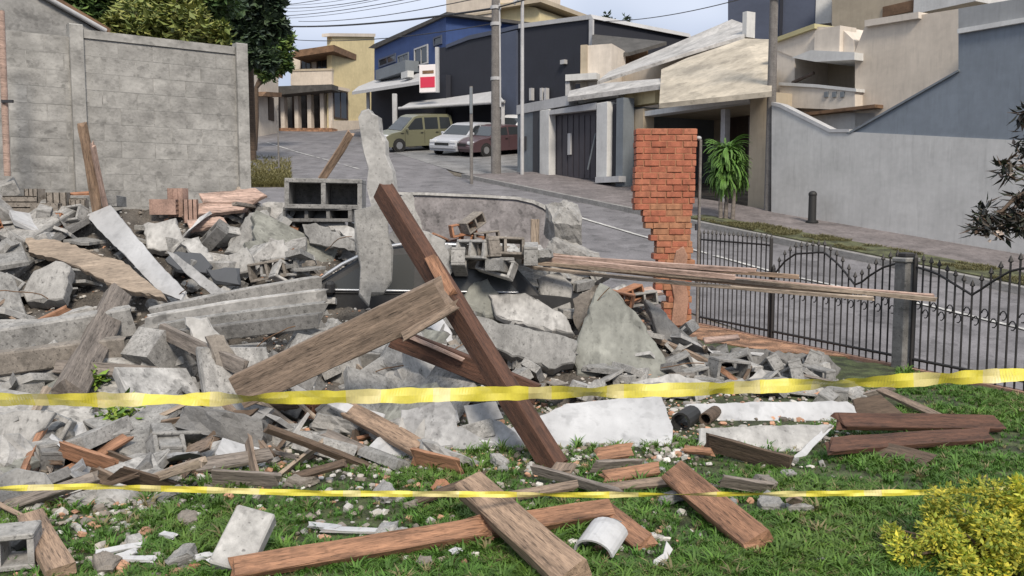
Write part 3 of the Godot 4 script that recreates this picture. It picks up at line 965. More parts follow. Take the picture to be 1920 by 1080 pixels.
	shape("step", PV, [[516, 252], [516, 240], [622, 240], [622, 256]], -1.6, 0.4, M.orange_soil, yb)
	# small pale house with a red awning at the bend
	var ph = thing("pale_house", "small pale pink house with a reddish awning beside the trees", "house", at(495, 225, 58))
	var PP := wall_plane(at(455, 180, 55), at(530, 180, 62))
	shape("wall", PP, [[440, 260], [440, 150], [478, 132], [522, 145], [522, 260]], -5.0, 0.0, M.cream_pale, ph)
	roof("roof", [[432, 156, 54], [478, 126, 57], [530, 142, 63], [530, 136, 66], [478, 118, 61]], 0.2, M.roof_brown, ph)
	shape("awning", PP, [[492, 180], [500, 172], [528, 174], [528, 182]], 0.0, 0.8, M.roof_brown, ph)
	window_on(PP, 462, 160, 476, 184, ph, 0.0, M.trim_white, 1)
	rect("door", PP, 504, 182, 514, 226, 0.0, 0.05, M.brown_door, ph)

# ---------------------------------------------------------------- poles and wires
func pole(called, label, px, py, height, r0, r1, material, group := ""):
	var b := on_street(px, py)
	var o = thing(called, label, "pole", b, group)
	var mb := MB.new()
	mb.tube(PackedVector3Array([b - Vector3(0, 0.2, 0), b + Vector3(0, height, 0)]), PackedFloat32Array([r0, r1]), 14)
	put(mb.mesh(), "shaft", material, o)
	return o

func arm_on(o, b: Vector3, y: float, half: float, dir: Vector3):
	var mb := MB.new()
	var mid := b + Vector3(0, y, 0) + dir.cross(Vector3.UP) * 0.18
	mb.box(mid, Vector3(half * 2, 0.10, 0.09), Basis(dir, Vector3.UP, dir.cross(Vector3.UP)))
	put(mb.mesh(), "crossarm", M.pole_conc, o)
	for s in [-0.92, -0.5, 0.5, 0.92]:
		mb = MB.new()
		mb.tube(PackedVector3Array([mid + dir * half * s + Vector3(0, 0.04, 0), mid + dir * half * s + Vector3(0, 0.14, 0), mid + dir * half * s + Vector3(0, 0.24, 0)]), PackedFloat32Array([0.05, 0.075, 0.03]), 8)
		put(mb.mesh(), "insulator", M.light_grey, o)

func wire(a: Vector3, b: Vector3, sag: float, r: float, label: String):
	var pts := PackedVector3Array()
	var rad := PackedFloat32Array()
	for i in 17:
		var t := i / 16.0
		pts.append(a.lerp(b, t) - Vector3(0, sag * 4 * t * (1 - t), 0))
		rad.append(r)
	var mb := MB.new()
	mb.tube(pts, rad, 5)
	tag(put(mb.mesh(), "overhead_wire", M.wire), label, "wire", "overhead wires along the street")

func make_poles() -> void:
	var p1 = pole("utility_pole", "round grey concrete utility pole in front of the parked cars", 930, 332, 10.5, 0.20, 0.13, M.pole_conc)
	var b1: Vector3 = p1.position
	arm_on(p1, b1, 9.6, 1.1, Vector3(0.8, 0, 0.6))
	var band := MB.new()
	for y in [3.6, 5.6, 6.2]:
		band = MB.new()
		band.tube(PackedVector3Array([b1 + Vector3(0, y, 0), b1 + Vector3(0, y + 0.12, 0)]), PackedFloat32Array([0.2, 0.2]), 12)
		put(band.mesh(), "clamp", M.light_grey, p1)
	band = MB.new()
	band.rod(b1 + Vector3(0.17, 2.6, 0.12), b1 + Vector3(0.14, 6.4, 0.10), 0.035)
	put(band.mesh(), "conduit", M.light_grey, p1)
	var p2 = pole("service_mast", "thin pale service mast rising from the grey gate portal", 979, 334, 6.2, 0.075, 0.065, M.light_grey)
	var hm := MB.new()
	hm.tube(PackedVector3Array([p2.position + Vector3(0, 6.2, 0), p2.position + Vector3(0.0, 6.45, 0.05), p2.position + Vector3(-0.2, 6.5, 0.1), p2.position + Vector3(-0.32, 6.35, 0.1)]), PackedFloat32Array([0.065, 0.06, 0.06, 0.07]), 8)
	put(hm.mesh(), "weather_head", M.light_grey, p2)
	var p3 = pole("utility_pole", "slim brownish utility pole between garage and white wall", 1441, 404, 9.4, 0.13, 0.10, M.pole_conc)
	var b3: Vector3 = p3.position
	arm_on(p3, b3, 5.85, 0.65, Vector3(0.94, 0, 0.34))
	var p4 = pole("utility_pole", "dark wooden utility pole under the green tree at the bend", 474, 302, 6.0, 0.17, 0.13, M.wood_dark)
	var b4: Vector3 = p4.position
	arm_on(p4, b4, 5.5, 0.6, Vector3(0.5, 0, 0.86))
	var dm := MB.new()
	dm.rbox(b4 + Vector3(0.0, 5.0, 0.2), Vector3(0.5, 0.45, 0.4), 0.05)
	put(dm.mesh(), "transformer", M.pole_conc, p4)
	# slim sign post by the forecourt with its plates turned away
	var p5 = pole("street_post", "slim grey steel street post at the forecourt kerb", 884, 346, 3.4, 0.06, 0.06, M.pole_conc)
	var pl := MB.new()
	pl.rbox(p5.position + Vector3(0, 2.9, 0.06), Vector3(0.10, 0.9, 0.05), 0.01)
	put(pl.mesh(), "plate", M.steel_grey, p5)
	var p6 = pole("street_post", "thin steel street post standing in the road verge by the bend", 523, 318, 2.6, 0.035, 0.035, M.pole_conc)
	pl = MB.new()
	pl.rbox(p6.position + Vector3(0, 2.5, 0.03), Vector3(0.06, 0.14, 0.06), 0.01)
	put(pl.mesh(), "cap", M.pole_conc, p6)
	# wires strung between the poles and on out of the picture
	var q := Vector3(26, 14.0, -14)
	var f := at(300, 30, 80.0)
	wire(b1 + Vector3(0, 6.25, 0), at(470, 46, 60), 0.35, 0.045, "thick sagging telephone cable between the pole and the bend")
	wire(b1 + Vector3(0, 5.7, 0), at(480, 66, 60), 0.5, 0.02, "thin lower telephone cable running from pole to bend")
	wire(b1 + Vector3(-0.8, 9.7, 0.3), at(430, -10, 60), 0.5, 0.018, "high power wire running up the street to the bend")
	wire(b1 + Vector3(0.3, 8.3, 0.3), at(430, 14, 60), 0.6, 0.018, "middle power wire running up the street to the bend")
	wire(b1 + Vector3(0.3, 7.3, 0.3), at(430, 30, 60), 0.5, 0.018, "low power wire running up the street to the bend")
	wire(b1 + Vector3(0.5, 9.7, 0.3), at(430, -22, 60), 0.7, 0.018, "highest power wire running up the street to the bend")
	wire(b1 + Vector3(0.2, 7.8, 0.3), at(430, 4, 60), 0.9, 0.018, "slack power wire running up the street to the bend")
	wire(b1 + Vector3(0.0, 6.7, 0.2), at(560, 40, 66), 0.3, 0.02, "wire running from the pole to the yellow building")
	for k in 5: wire(b1 + Vector3(-0.4 + 0.2 * k, 7.0 + 0.55 * k, 0.3), at(470 + 14 * k, 34 - 13 * k, 62), 0.4 + 0.12 * k, 0.013, ["lowest", "second", "middle", "fourth", "topmost"][k] + " thin house wire fanning from the round pole to the bend")
	wire(b1 + Vector3(0, 6.25, 0), b3 + Vector3(0, 8.6, 0), 0.3, 0.03, "cable climbing from one utility pole to the pole by the garage")
	wire(b1 + Vector3(0, 6.9, 0), b3 + Vector3(0.2, 9.0, 0), 0.35, 0.018, "thin wire climbing between the two utility poles")
	wire(b1 + Vector3(0, 8.0, 0), b3 + Vector3(0.2, 9.3, 0), 0.35, 0.018, "second thin wire climbing between the two utility poles")
	wire(b3 + Vector3(0, 6.0, 0), at(1130, 40, 37), 0.2, 0.015, "service wire drooping to the white annexe roof")

# ---------------------------------------------------------------- trees and plants
func leaf_mesh(len_: float, wid: float, fold := 0.25) -> ArrayMesh:
	var mb := MB.new()
	var a := Vector3.ZERO
	var b := Vector3(wid / 2, wid * fold, len_ * 0.45)
	var c := Vector3(0, 0.0, len_)
	var d := Vector3(-wid / 2, wid * fold, len_ * 0.45)
	mb.tri(a, b, c); mb.tri(a, c, d)
	return mb.mesh()

func crown(called, parent, blobs: Array, count: int, cols: Array, leaf: Mesh, size: float, seed_: int, lean_out := 0.6, mat = M.leaf):
	var r := RandomNumberGenerator.new()
	r.seed = seed_
	# leaves gather in clumps so that the crown has gaps and an uneven outline
	var clumps := []
	var total := 0.0
	for b in blobs: total += b[1].x * b[1].y * b[1].z
	for b in blobs:
		var k := maxi(3, int(90.0 * b[1].x * b[1].y * b[1].z / total))
		for i in k:
			var o := Vector3(r.randfn(), r.randfn(), r.randfn()).normalized() * pow(r.randf(), 0.45)
			clumps.append([b[0] + o * b[1], b[1].length() * r.randf_range(0.14, 0.30), r.randf_range(0.75, 1.25), o])
	var xfs := []
	var cc := []
	for i in count:
		var c = clumps[r.randi_range(0, clumps.size() - 1)]
		var o := Vector3(r.randfn(), r.randfn() * 0.8, r.randfn())
		o = o.normalized() * pow(r.randf(), 0.4)
		var p: Vector3 = c[0] + o * c[1]
		var z := (o * lean_out + Vector3(r.randf_range(-1, 1), r.randf_range(-0.9, 0.6), r.randf_range(-1, 1))).normalized()
		var x := z.cross(Vector3(r.randf_range(-0.5, 0.5), 1, r.randf_range(-0.5, 0.5))).normalized()
		var s := size * r.randf_range(0.6, 1.35)
		xfs.append(Transform3D(Basis(x, z.cross(x), z) * s, p))
		var k: Color = cols[r.randi_range(0, cols.size() - 1)]
		var g: float = c[2] * r.randf_range(0.8, 1.2)
		cc.append(Color(k.r * g, k.g * g, k.b * g))
	return scatter(called, leaf, mat, xfs, cc, parent)

func tree(called, label, base: Vector3, fork: Vector3, blobs: Array, count, cols, size, seed_, r0 := 0.16, group := ""):
	var o = thing(called, label, "tree", base, group)
	var tr := MB.new()
	tr.tube(PackedVector3Array([base - Vector3(0, 0.1, 0), base.lerp(fork, 0.5) + Vector3(0.06, 0, 0), fork]), PackedFloat32Array([r0, r0 * 0.8, r0 * 0.6]), 9)
	for b in blobs:
		var m: Vector3 = fork.lerp(b[0], 0.55) + Vector3(0, 0.1, 0)
		tr.tube(PackedVector3Array([fork, m, b[0]]), PackedFloat32Array([r0 * 0.5, r0 * 0.3, r0 * 0.1]), 6)
		for k in 3:
			var e: Vector3 = b[0] + Vector3(rng.randf_range(-0.7, 0.7), rng.randf_range(-0.3, 0.7), rng.randf_range(-0.7, 0.7)) * b[1]
			tr.tube(PackedVector3Array([m, m.lerp(e, 0.6) + Vector3(0, 0.05, 0), e]), PackedFloat32Array([r0 * 0.25, r0 * 0.15, r0 * 0.05]), 5)
	put(tr.mesh(), "trunk", M.wood_dark, o)
	crown("crown", o, blobs, count, cols, leaf_mesh(1.0, 0.55), size, seed_)
	return o

func blob(px, py, D, rx, ry):      # a clump of crown from its pixel centre and pixel radii
	return [at(px, py, D), Vector3(rx * D / F, ry * D / F, rx * D / F * 0.8)]

func make_trees() -> void:
	var olive := [Color(0.18, 0.205, 0.045), Color(0.14, 0.17, 0.04), Color(0.23, 0.235, 0.06), Color(0.11, 0.145, 0.035)]
	var green := [Color(0.075, 0.135, 0.035), Color(0.05, 0.10, 0.03), Color(0.11, 0.175, 0.045), Color(0.05, 0.09, 0.03)]
	var dark := [Color(0.045, 0.075, 0.04), Color(0.035, 0.06, 0.03), Color(0.06, 0.10, 0.04), Color(0.045, 0.07, 0.05)]
	var lime := [Color(0.11, 0.17, 0.03), Color(0.07, 0.125, 0.025), Color(0.15, 0.21, 0.05)]
	var bz := func(px, D): return Vector3(at(px, 300, D).x, ground_y(at(px, 300, D).x, D), -D)
	tree("bushy_tree", "olive green bushy tree leaning over the block wall", bz.call(300, 19.0), at(300, 130, 19.0), [blob(250, 55, 18.5, 62, 36), blob(330, 62, 18.5, 70, 40), blob(395, 70, 19.0, 40, 40), blob(300, 20, 20.0, 80, 40)], 9000, olive, 0.17, 1)
	tree("shade_tree", "dark green shade tree above the olive bush", bz.call(230, 26.0), at(230, 110, 26.0), [blob(180, -10, 26.0, 70, 60), blob(300, -20, 26.0, 90, 45), blob(400, -10, 26.0, 60, 50), blob(120, -30, 26.0, 60, 50)], 8000, green, 0.24, 2)
	tree("street_tree", "tall blue green tree beside the dark wooden pole", bz.call(430, 38.0), at(440, 150, 38.0), [blob(430, 30, 38.0, 50, 60), blob(472, 10, 38.0, 48, 60), blob(500, 50, 38.0, 34, 45), blob(455, 85, 37.5, 38, 40), blob(490, 95, 37.5, 22, 30), blob(522, 28, 38.5, 18, 20)], 11000, dark, 0.34, 3, 0.25)
	tree("leafy_tree", "bright green leafy tree at the bend above the pale house", bz.call(475, 46.0), at(480, 165, 46.0), [blob(516, 92, 46.0, 30, 30), blob(500, 118, 46.0, 24, 24), blob(533, 112, 46.0, 14, 22), blob(525, 70, 46.5, 18, 16)], 5000, lime + green, 0.32, 4, 0.2)
	tree("roof_tree", "small dark tree showing above the dark lean-to roof", bz.call(1150, 48.0), at(1150, 120, 48.0), [blob(1135, 48, 48.0, 16, 16), blob(1160, 58, 48.0, 18, 10), blob(1175, 40, 48.0, 5, 12)], 1500, dark, 0.26, 5, 0.15)
	# rounded palm by the garage
	var pb := on_street(1360, 420, 0.14)
	var pm = thing("garden_palm", "small bushy palm with arching bright green fronds by the garage", "palm", pb)
	var top := at(1366, 300, -pb.z)
	for k in 3:
		var tm := MB.new()
		var ft := pb + Vector3([0.0, 0.16, -0.14][k], -0.05, [0.0, 0.08, 0.05][k])
		tm.tube(PackedVector3Array([ft, ft.lerp(top, 0.5) + Vector3([0.0, 0.1, -0.1][k], 0, 0), top + Vector3([0.0, 0.12, -0.12][k], -0.15, 0)]), PackedFloat32Array([0.06, 0.045, 0.04]), 8)
		put(tm.mesh(), "trunk", M.wood_grey, pm)
	var fr := []
	for v in 4: fr.append(frond(0.62 + v * 0.08, 900 + v))
	for i in 230:
		var f := MeshInstance3D.new()
		f.name = "frond"
		f.mesh = fr[i % 4]
		f.material_override = M.leaf
		pm.add_child(f, true)
		var el := rng.randf_range(-0.9, 1.2)
		var b := Basis(Vector3.UP, i * 2.399) * Basis(Vector3.RIGHT, -el)
		f.global_transform = Transform3D(b * rng.randf_range(0.65, 0.95), top + Vector3(rng.randf_range(-0.15, 0.15), rng.randf_range(-0.35, 0.28) if i < 145 else rng.randf_range(-0.6, -0.2), rng.randf_range(-0.15, 0.15)))
	# drooping dark plant that reaches into the picture beside the fence
	var db := Vector3(5.25, ground_y(5.25, 8.2), -8.2)
	var dk := [Color(0.028, 0.03, 0.022), Color(0.05, 0.04, 0.03), Color(0.035, 0.045, 0.025), Color(0.075, 0.05, 0.035), Color(0.02, 0.022, 0.022)]
	var dt = thing("drooping_shrub", "dark drooping shrub with spiky leaves beside the iron fence", "shrub", db)
	var st := MB.new()
	var fork := at(1985, 330, 8.2)
	st.tube(PackedVector3Array([db, db.lerp(fork, 0.5) + Vector3(0.05, 0, 0), fork]), PackedFloat32Array([0.06, 0.05, 0.04]), 8)
	var bl := [blob(1880, 415, 8.2, 52, 30), blob(1845, 428, 8.1, 30, 26), blob(1925, 390, 8.2, 40, 40), blob(1905, 315, 8.2, 32, 24), blob(1925, 205, 8.2, 30, 22), blob(1960, 280, 8.3, 50, 90)]
	for b in bl:
		st.tube(PackedVector3Array([fork, fork.lerp(b[0], 0.6) + Vector3(0, 0.08, 0), b[0]]), PackedFloat32Array([0.03, 0.02, 0.008]), 6)
	put(st.mesh(), "stem", M.wood_dark, dt)
	crown("foliage", dt, bl, 1700, dk, leaf_mesh(1.0, 0.30), 0.12, 9, 0.3)
	var fl := []
	var fc := []
	for i in 26:
		var b = bl[i % 4]
		var o := Vector3(rng.randfn(), rng.randfn(), absf(rng.randfn())).normalized()
		fl.append(Transform3D(Basis(Vector3(rng.randf(), rng.randf(), 1).normalized(), rng.randf() * TAU) * rng.randf_range(0.03, 0.055), b[0] + o * b[1] * 0.95))
		fc.append(Color(0.55, 0.46, 0.40))
	scatter("blossom", leaf_mesh(1.0, 0.9), M.leaf, fl, fc, dt)
	# black bollard against the white wall
	var bp := on_street(1522, 428, 0.14)
	var bo = thing("bollard", "short black bollard standing before the white wall", "bollard", bp)
	var bm := MB.new()
	bm.tube(PackedVector3Array([bp, bp + Vector3(0, 0.05, 0), bp + Vector3(0, 0.06, 0), bp + Vector3(0, 0.70, 0)]), PackedFloat32Array([0.16, 0.15, 0.10, 0.095]), 12)
	put(bm.mesh(), "shaft", M.plastic_black, bo)
	bm = MB.new()
	bm.ball(bp + Vector3(0, 0.70, 0), Vector3(0.11, 0.09, 0.11))
	put(bm.mesh(), "cap", M.plastic_black, bo)

func frond(L: float, seed_: int) -> ArrayMesh:       # a spray of arching strap leaves
	var r := RandomNumberGenerator.new()
	r.seed = seed_
	var mb := MB.new()
	for k in 6:
		var yaw := r.randf_range(-0.5, 0.5)
		var d := Vector3(sin(yaw), 0, cos(yaw))
		var side := Vector3(d.z, 0, -d.x)
		var p := Vector3.ZERO
		var ang := r.randf_range(0.1, 0.6)
		var len_ := L * r.randf_range(0.7, 1.1)
		var g := r.randf_range(0.7, 1.35)
		mb.col = Color(0.085 * g, 0.175 * g, 0.03 * g)
		var w := 0.014
		for i in 8:
			var q := p + (d * cos(ang) + Vector3.UP * sin(ang)) * (len_ / 8)
			var w2 := 0.026 * sin(PI * (i + 1.6) / 9.8)
			mb.quad(p - side * w, p + side * w, q + side * w2, q - side * w2)
			w = w2
			p = q
			ang -= r.randf_range(0.16, 0.32)
	return mb.mesh()

# ---------------------------------------------------------------- the heap of rubble
# columns of the heap: [pixel x, pixel y of its foot, pixel y of its crest, depth of its crest]
const HP := [[-500, 1010, 350, 9.2], [0, 985, 352, 9.9], [200, 950, 378, 10.2], [450, 905, 385, 10.6], [600, 885, 405, 10.7], [780, 872, 448, 10.7], [900, 866, 462, 10.6], [1000, 862, 490, 10.4], [1100, 858, 505, 10.2], [1200, 852, 552, 10.0], [1300, 842, 632, 9.6], [1450, 826, 675, 9.0], [1600, 800, 705, 8.3], [1720, 780, 748, 7.6]]

func col(px: float) -> Array:
	for i in HP.size() - 1:
		if px <= HP[i + 1][0] or i == HP.size() - 2:
			var t := clampf((px - HP[i][0]) / float(HP[i + 1][0] - HP[i][0]), 0, 1)
			return [lerpf(HP[i][1], HP[i + 1][1], t), lerpf(HP[i][2], HP[i + 1][2], t), lerpf(HP[i][3], HP[i + 1][3], t)]
	return []

func hd(px: float, py: float) -> float:           # depth of the heap's slope (or of the lawn before it) at a pixel
	var c := col(px)
	var df := -lawn_at(px, c[0]).z
	if py > c[0]: return -lawn_at(px, py).z
	var t := clampf((c[0] - py) / (c[0] - c[1]), 0, 1)
	return lerpf(df, c[2], t)

func hp(px: float, py: float, toward := 0.0) -> Vector3:
	return at(px, py, hd(px, py) - toward)

func make_heap() -> void:
	var mb := MB.new()
	var nz := noise(5, 2.2, 4)
	var rows := 46
	var pxs := []
	var p := -500.0
	while p <= 1720.0:
		pxs.append(p); p += 12.0
	var grid := []
	for x in pxs:
		var c := col(x)
		var line := []
		for j in rows + 1:
			var t := float(j) / rows
			var q := at(x, lerpf(c[0], c[1], t), lerpf(-lawn_at(x, c[0]).z, c[2], t))
			var amp := 0.13 * minf(1.0, t * 5.0 + 0.1) * clampf((1720.0 - x) / 300.0, 0.15, 1.0)
			q.y += nz.get_noise_3d(q.x, 0, q.z) * amp - 0.10 * clampf(t * 4, 0, 1)
			line.append(q)
		var crest: Vector3 = line[rows]
		for j in 5:                                  # the far slope
			var t := (j + 1) / 5.0
			var D: float = c[2] + 1.9 * t
			line.append(Vector3(crest.x * D / c[2], lerpf(crest.y, ground_y(crest.x, D) - 0.1, t * t * (3 - 2 * t)) + nz.get_noise_2d(crest.x * 2, D * 2) * 0.1, -D))
		line.push_front(line[0] - Vector3(0, 0.15, 0))
		grid.append(line)
	for i in grid.size() - 1:
		for j in grid[0].size() - 1:
			mb.quad(grid[i][j], grid[i + 1][j], grid[i + 1][j + 1], grid[i][j + 1])
	var h = put(mb.mesh(), "rubble_heap", M.dust)
	h.set_meta("kind", "stuff")
	tag(h, "dusty grey mound of crushed rubble spread across the garden", "rubble")
	# gravel and crumbs over the heap
	var xfs := []
	var cc := []
	var r := RandomNumberGenerator.new()
	r.seed = 71
	for i in 12500:
		var x := r.randf_range(-120, 1640)
		var c := col(x)
		var y: float = lerpf(c[0] + 20, c[1], r.randf()) if i < 11000 else c[0] + 190.0 * pow(r.randf(), 1.6)
		if x > 1300 and r.randf() < 0.6: continue
		var q := hp(x, y)
		q.y += -0.05 + nz.get_noise_3d(q.x, 0, q.z) * 0.13 - 0.05
		if q.y < 0.0: q.y = 0.01
		var s := 0.018 + 0.06 * pow(r.randf(), 3.0)
		xfs.append(Transform3D(Basis(Vector3(r.randfn(), r.randfn(), r.randfn()).normalized(), r.randf() * TAU).scaled(Vector3(s, s * r.randf_range(0.4, 1), s * r.randf_range(0.6, 1.4))), q))
		var g := r.randf_range(0.55, 1.25)
		var k: Color = [Color(0.40, 0.39, 0.37), Color(0.33, 0.30, 0.27), Color(0.46, 0.26, 0.17), Color(0.50, 0.48, 0.45), Color(0.22, 0.19, 0.16)][r.randi_range(0, 4)]
		cc.append(Color(k.r * g, k.g * g, k.b * g))
	var gm := StandardMaterial3D.new()
	gm.vertex_color_use_as_albedo = true
	gm.roughness = 0.95
	var gv = scatter("gravel", chunk_mesh(6, 3), gm, xfs, cc)
	gv.set_meta("kind", "stuff")
	tag(gv, "small grey and reddish rubble crumbs strewn over the heap", "gravel")

func chunk_mesh(sides: int, seed_: int, flat_ := 0.5, edge := 0.14, rough_ := false) -> ArrayMesh:     # a broken lump about one unit across
	var r := RandomNumberGenerator.new()
	r.seed = seed_
	var mb := MB.new()
	var rings := [[], [], [], []]
	var tilt := Vector2(r.randf_range(-0.18, 0.18), r.randf_range(-0.18, 0.18))
	for i in sides:
		var a := TAU * (i + r.randf_range(-0.3, 0.3)) / sides
		var rad := r.randf_range(0.34, 0.56)
		var d := Vector3(cos(a), 0, sin(a))
		var top := flat_ * 0.5 + tilt.x * d.x * rad + tilt.y * d.z * rad
		var bot := -flat_ * 0.5 + r.randf_range(-0.05, 0.05)
		var shift := Vector3(r.randf_range(-0.06, 0.06), 0, r.randf_range(-0.06, 0.06))
		rings[0].append(d * (rad - edge) * 0.95 + Vector3.UP * bot + shift)
		rings[1].append(d * rad + Vector3.UP * (bot + edge * 0.6) + shift)
		rings[2].append(d * rad + Vector3.UP * (top - edge * r.randf_range(0.2, 0.7)))
		rings[3].append(d * (rad - edge * r.randf_range(0.3, 1.2)) + Vector3.UP * (top + r.randf_range(-0.03, 0.03)))
	for k in 3:
		for i in sides:
			var j := (i + 1) % sides
			mb._face([rings[k][i], rings[k][j], rings[k + 1][j]], rings[k][i] + rings[k + 1][j])
			mb._face([rings[k][i], rings[k + 1][j], rings[k + 1][i]], rings[k][i] + rings[k + 1][j])
	for i in sides:
		var j := (i + 1) % sides
		mb._face([Vector3.UP * flat_ * 0.5, rings[3][i], rings[3][j]], Vector3.UP)
		mb._face([Vector3.DOWN * flat_ * 0.5, rings[0][i], rings[0][j]], Vector3.DOWN)
	if rough_: mb.crumble(noise(seed_, 4.5, 3), 0.055, 2)
	return mb.mesh()

func fragment_mesh(seed_: int, L: float, W: float, H: float) -> ArrayMesh:      # a straight-sided piece of masonry with one or two broken ends
	var r := RandomNumberGenerator.new()
	r.seed = seed_
	var q := PackedVector3Array()
	var skew := r.randf_range(-0.08, 0.08)
	q.append(Vector3(-L / 2, H / 2, W / 2)); q.append(Vector3(-L / 2 + skew * 0.3, H / 2, -W / 2))
	if r.randf() < 0.5:                                    # a corner knocked off
		q.append(Vector3(L * 0.12, H / 2, -W / 2)); q.append(Vector3(L * 0.24, H / 2, -W * 0.36))
	var n := r.randi_range(4, 7)
	for i in n:
		var t := float(i) / (n - 1)
		q.append(Vector3(L / 2 - r.randf_range(0.0, 0.22) * L - absf(t - 0.4) * 0.1, H / 2, lerpf(-W / 2, W / 2, t)))
	if r.randf() < 0.4: q.append(Vector3(-L * 0.2, H / 2, W / 2 - 0.07 * W))
	var mb := MB.new()
	mb.prism(q, Vector3(0, -H, 0), 0.022, r)
	return mb.mesh()

func roughen(q: PackedVector3Array, nn: Vector3, amp: float, step: float) -> PackedVector3Array:   # a broken outline
	var o := PackedVector3Array()
	var m := q.size()
	for i in m:
		var a := q[i]
		var b := q[(i + 1) % m]
		var side := (b - a).cross(nn).normalized()
		o.append(a)
		var k := int((b - a).length() / step)
		for j in range(1, k):
			o.append(a.lerp(b, (j + rng.randf_range(-0.25, 0.25)) / k) + side * rng.randf_range(-amp, amp))
	return o

# a flat broken piece: its outline in pixels laid on a tilted plane, with real thickness
func slab(called, label, category, pts: Array, facing: Vector3, thick: float, material, toward := 0.2, rough := 0.012, depth := 0.0, group := ""):
	var cx := 0.0
	var cy := 0.0
	for p in pts:
		cx += p[0] / float(pts.size()); cy += p[1] / float(pts.size())
	var o: Vector3 = at(cx, cy, depth) if depth > 0 else hp(cx, cy, toward)
	var nn := facing.normalized()
	var q := PackedVector3Array()
	for p in pts:
		var r := ray(p[0], p[1])
		var k := (o - EYE).dot(nn) / r.dot(nn)
		q.append(EYE + r * k - o)
	if rough > 0: q = roughen(q, nn, rough * 1.25, 0.055)
	var mb := MB.new()
	mb.prism(q, -nn * thick, minf(0.012, thick * 0.3), rng if thick > 0.035 else null)
	var node = put(mb.mesh(), called, material, null, Transform3D(Basis.IDENTITY, o))
	return tag(node, label, category, group)

# a timber of rectangular section between two places, grain along its length, ends cut or splintered
func timber_mesh(L: float, w: float, h: float, splinter: float, bow: float, seed_: int) -> ArrayMesh:
	var r := RandomNumberGenerator.new()
	r.seed = seed_
	var mb := MB.new()
	var n := maxi(3, int(L / 0.22))
	var rings := []
	var e := minf(w, h) * 0.10
	var twist := r.randf_range(-0.09, 0.09)
	var side := L * r.randf_range(-0.006, 0.006)
	for i in n + 1:
		var t := float(i) / n
		var ring := []
		var dy := bow * 4 * t * (1 - t)
		for c in [[-w / 2, -h / 2 + e], [-w / 2 + e, -h / 2], [w / 2 - e, -h / 2], [w / 2, -h / 2 + e], [w / 2, h / 2 - e], [w / 2 - e, h / 2], [-w / 2 + e, h / 2], [-w / 2, h / 2 - e]]:
			var x := t * L
			if i == 0: x += r.randf_range(0, splinter)
			if i == n: x -= r.randf_range(0, splinter)
			var wear := 0.0 if r.randf() > 0.10 else r.randf_range(0.0, 0.010)
			var cv := Vector2(c[0], c[1]) * (1.0 - wear / maxf(w, h)) + Vector2(r.randf_range(-0.003, 0.003), r.randf_range(-0.003, 0.003))
			cv = cv.rotated(twist * (t - 0.5))
			ring.append(Vector3(x - L / 2, cv.y + dy, cv.x + side * 4 * t * (1 - t)))
		rings.append(ring)
	for i in n:
		for k in 8:
			var j := (k + 1) % 8
			var mid: Vector3 = (rings[i][k] + rings[i][j]) / 2
			var out := Vector3(0, mid.y, mid.z)
			mb._face([rings[i][k], rings[i][j], rings[i + 1][j]], out)
			mb._face([rings[i][k], rings[i + 1][j], rings[i + 1][k]], out)
	for en in [0, n]:
		var cm := Vector3.ZERO
		for k in 8: cm += rings[en][k] / 8.0
		for k in 8: mb._face([cm, rings[en][k], rings[en][(k + 1) % 8]], Vector3(1 if en == n else -1, 0, 0))
	return mb.mesh()

func timber_xf(a: Vector3, b: Vector3, roll: float) -> Transform3D:      # local z is the wide face's width, y its thickness direction
	var x := (b - a).normalized()
	var view := (EYE - (a + b) / 2).normalized()
	var y := (view - x * view.dot(x)).normalized()        # the wide face looks at the viewer when roll is 0
	var z := x.cross(y)
	return Transform3D(Basis(x, y, z) * Basis(Vector3.RIGHT, roll), (a + b) / 2)

func timber(called, label, category, a: Vector3, b: Vector3, w: float, h: float, roll: float, material, splinter := 0.03, bow := 0.0, group := ""):
	var mesh := timber_mesh(a.distance_to(b), w, h, splinter, bow, rng.randi())
	return tag(put(mesh, called, material, null, timber_xf(a, b, roll)), label, category, group)

func block_mesh(L: float, H: float, W: float, wall: float, cells: int, closed := false) -> ArrayMesh:      # hollow block, cells open along z
	var mb := MB.new()
	mb.rbox(Vector3(0, H / 2 - wall / 2, 0), Vector3(L, wall, W), 0.006)
	mb.rbox(Vector3(0, -H / 2 + wall / 2, 0), Vector3(L, wall, W), 0.006)
	if closed: mb.box(Vector3(0, 0, -W / 2 + 0.02), Vector3(L - 0.01, H - 0.01, 0.036))
	for i in cells + 1:
		var x := lerpf(-L / 2 + wall / 2, L / 2 - wall / 2, float(i) / cells)
		mb.box(Vector3(x, 0, 0), Vector3(wall, H - wall * 2, W - 0.004))
	return mb.mesh()

func clay_mesh() -> ArrayMesh:                  # hollow clay brick with six channels along x
	var mb := MB.new()
	var L := 0.24
	var H := 0.14
	var W := 0.09
	var t := 0.009
	for i in 4: mb.box(Vector3(0, lerpf(-H / 2 + t / 2, H / 2 - t / 2, i / 3.0), 0), Vector3(L, t, W))
	for i in 3: mb.box(Vector3(0, 0, lerpf(-W / 2 + t / 2, W / 2 - t / 2, i / 2.0)), Vector3(L - 0.002, H - 0.002, t))
	return mb.mesh()

func rand_basis(r: RandomNumberGenerator, tilt := 0.7) -> Basis:
	return Basis(Vector3.UP, r.randf() * TAU) * Basis(Vector3(r.randfn(), 0, r.randfn()).normalized(), r.randf_range(-tilt, tilt))

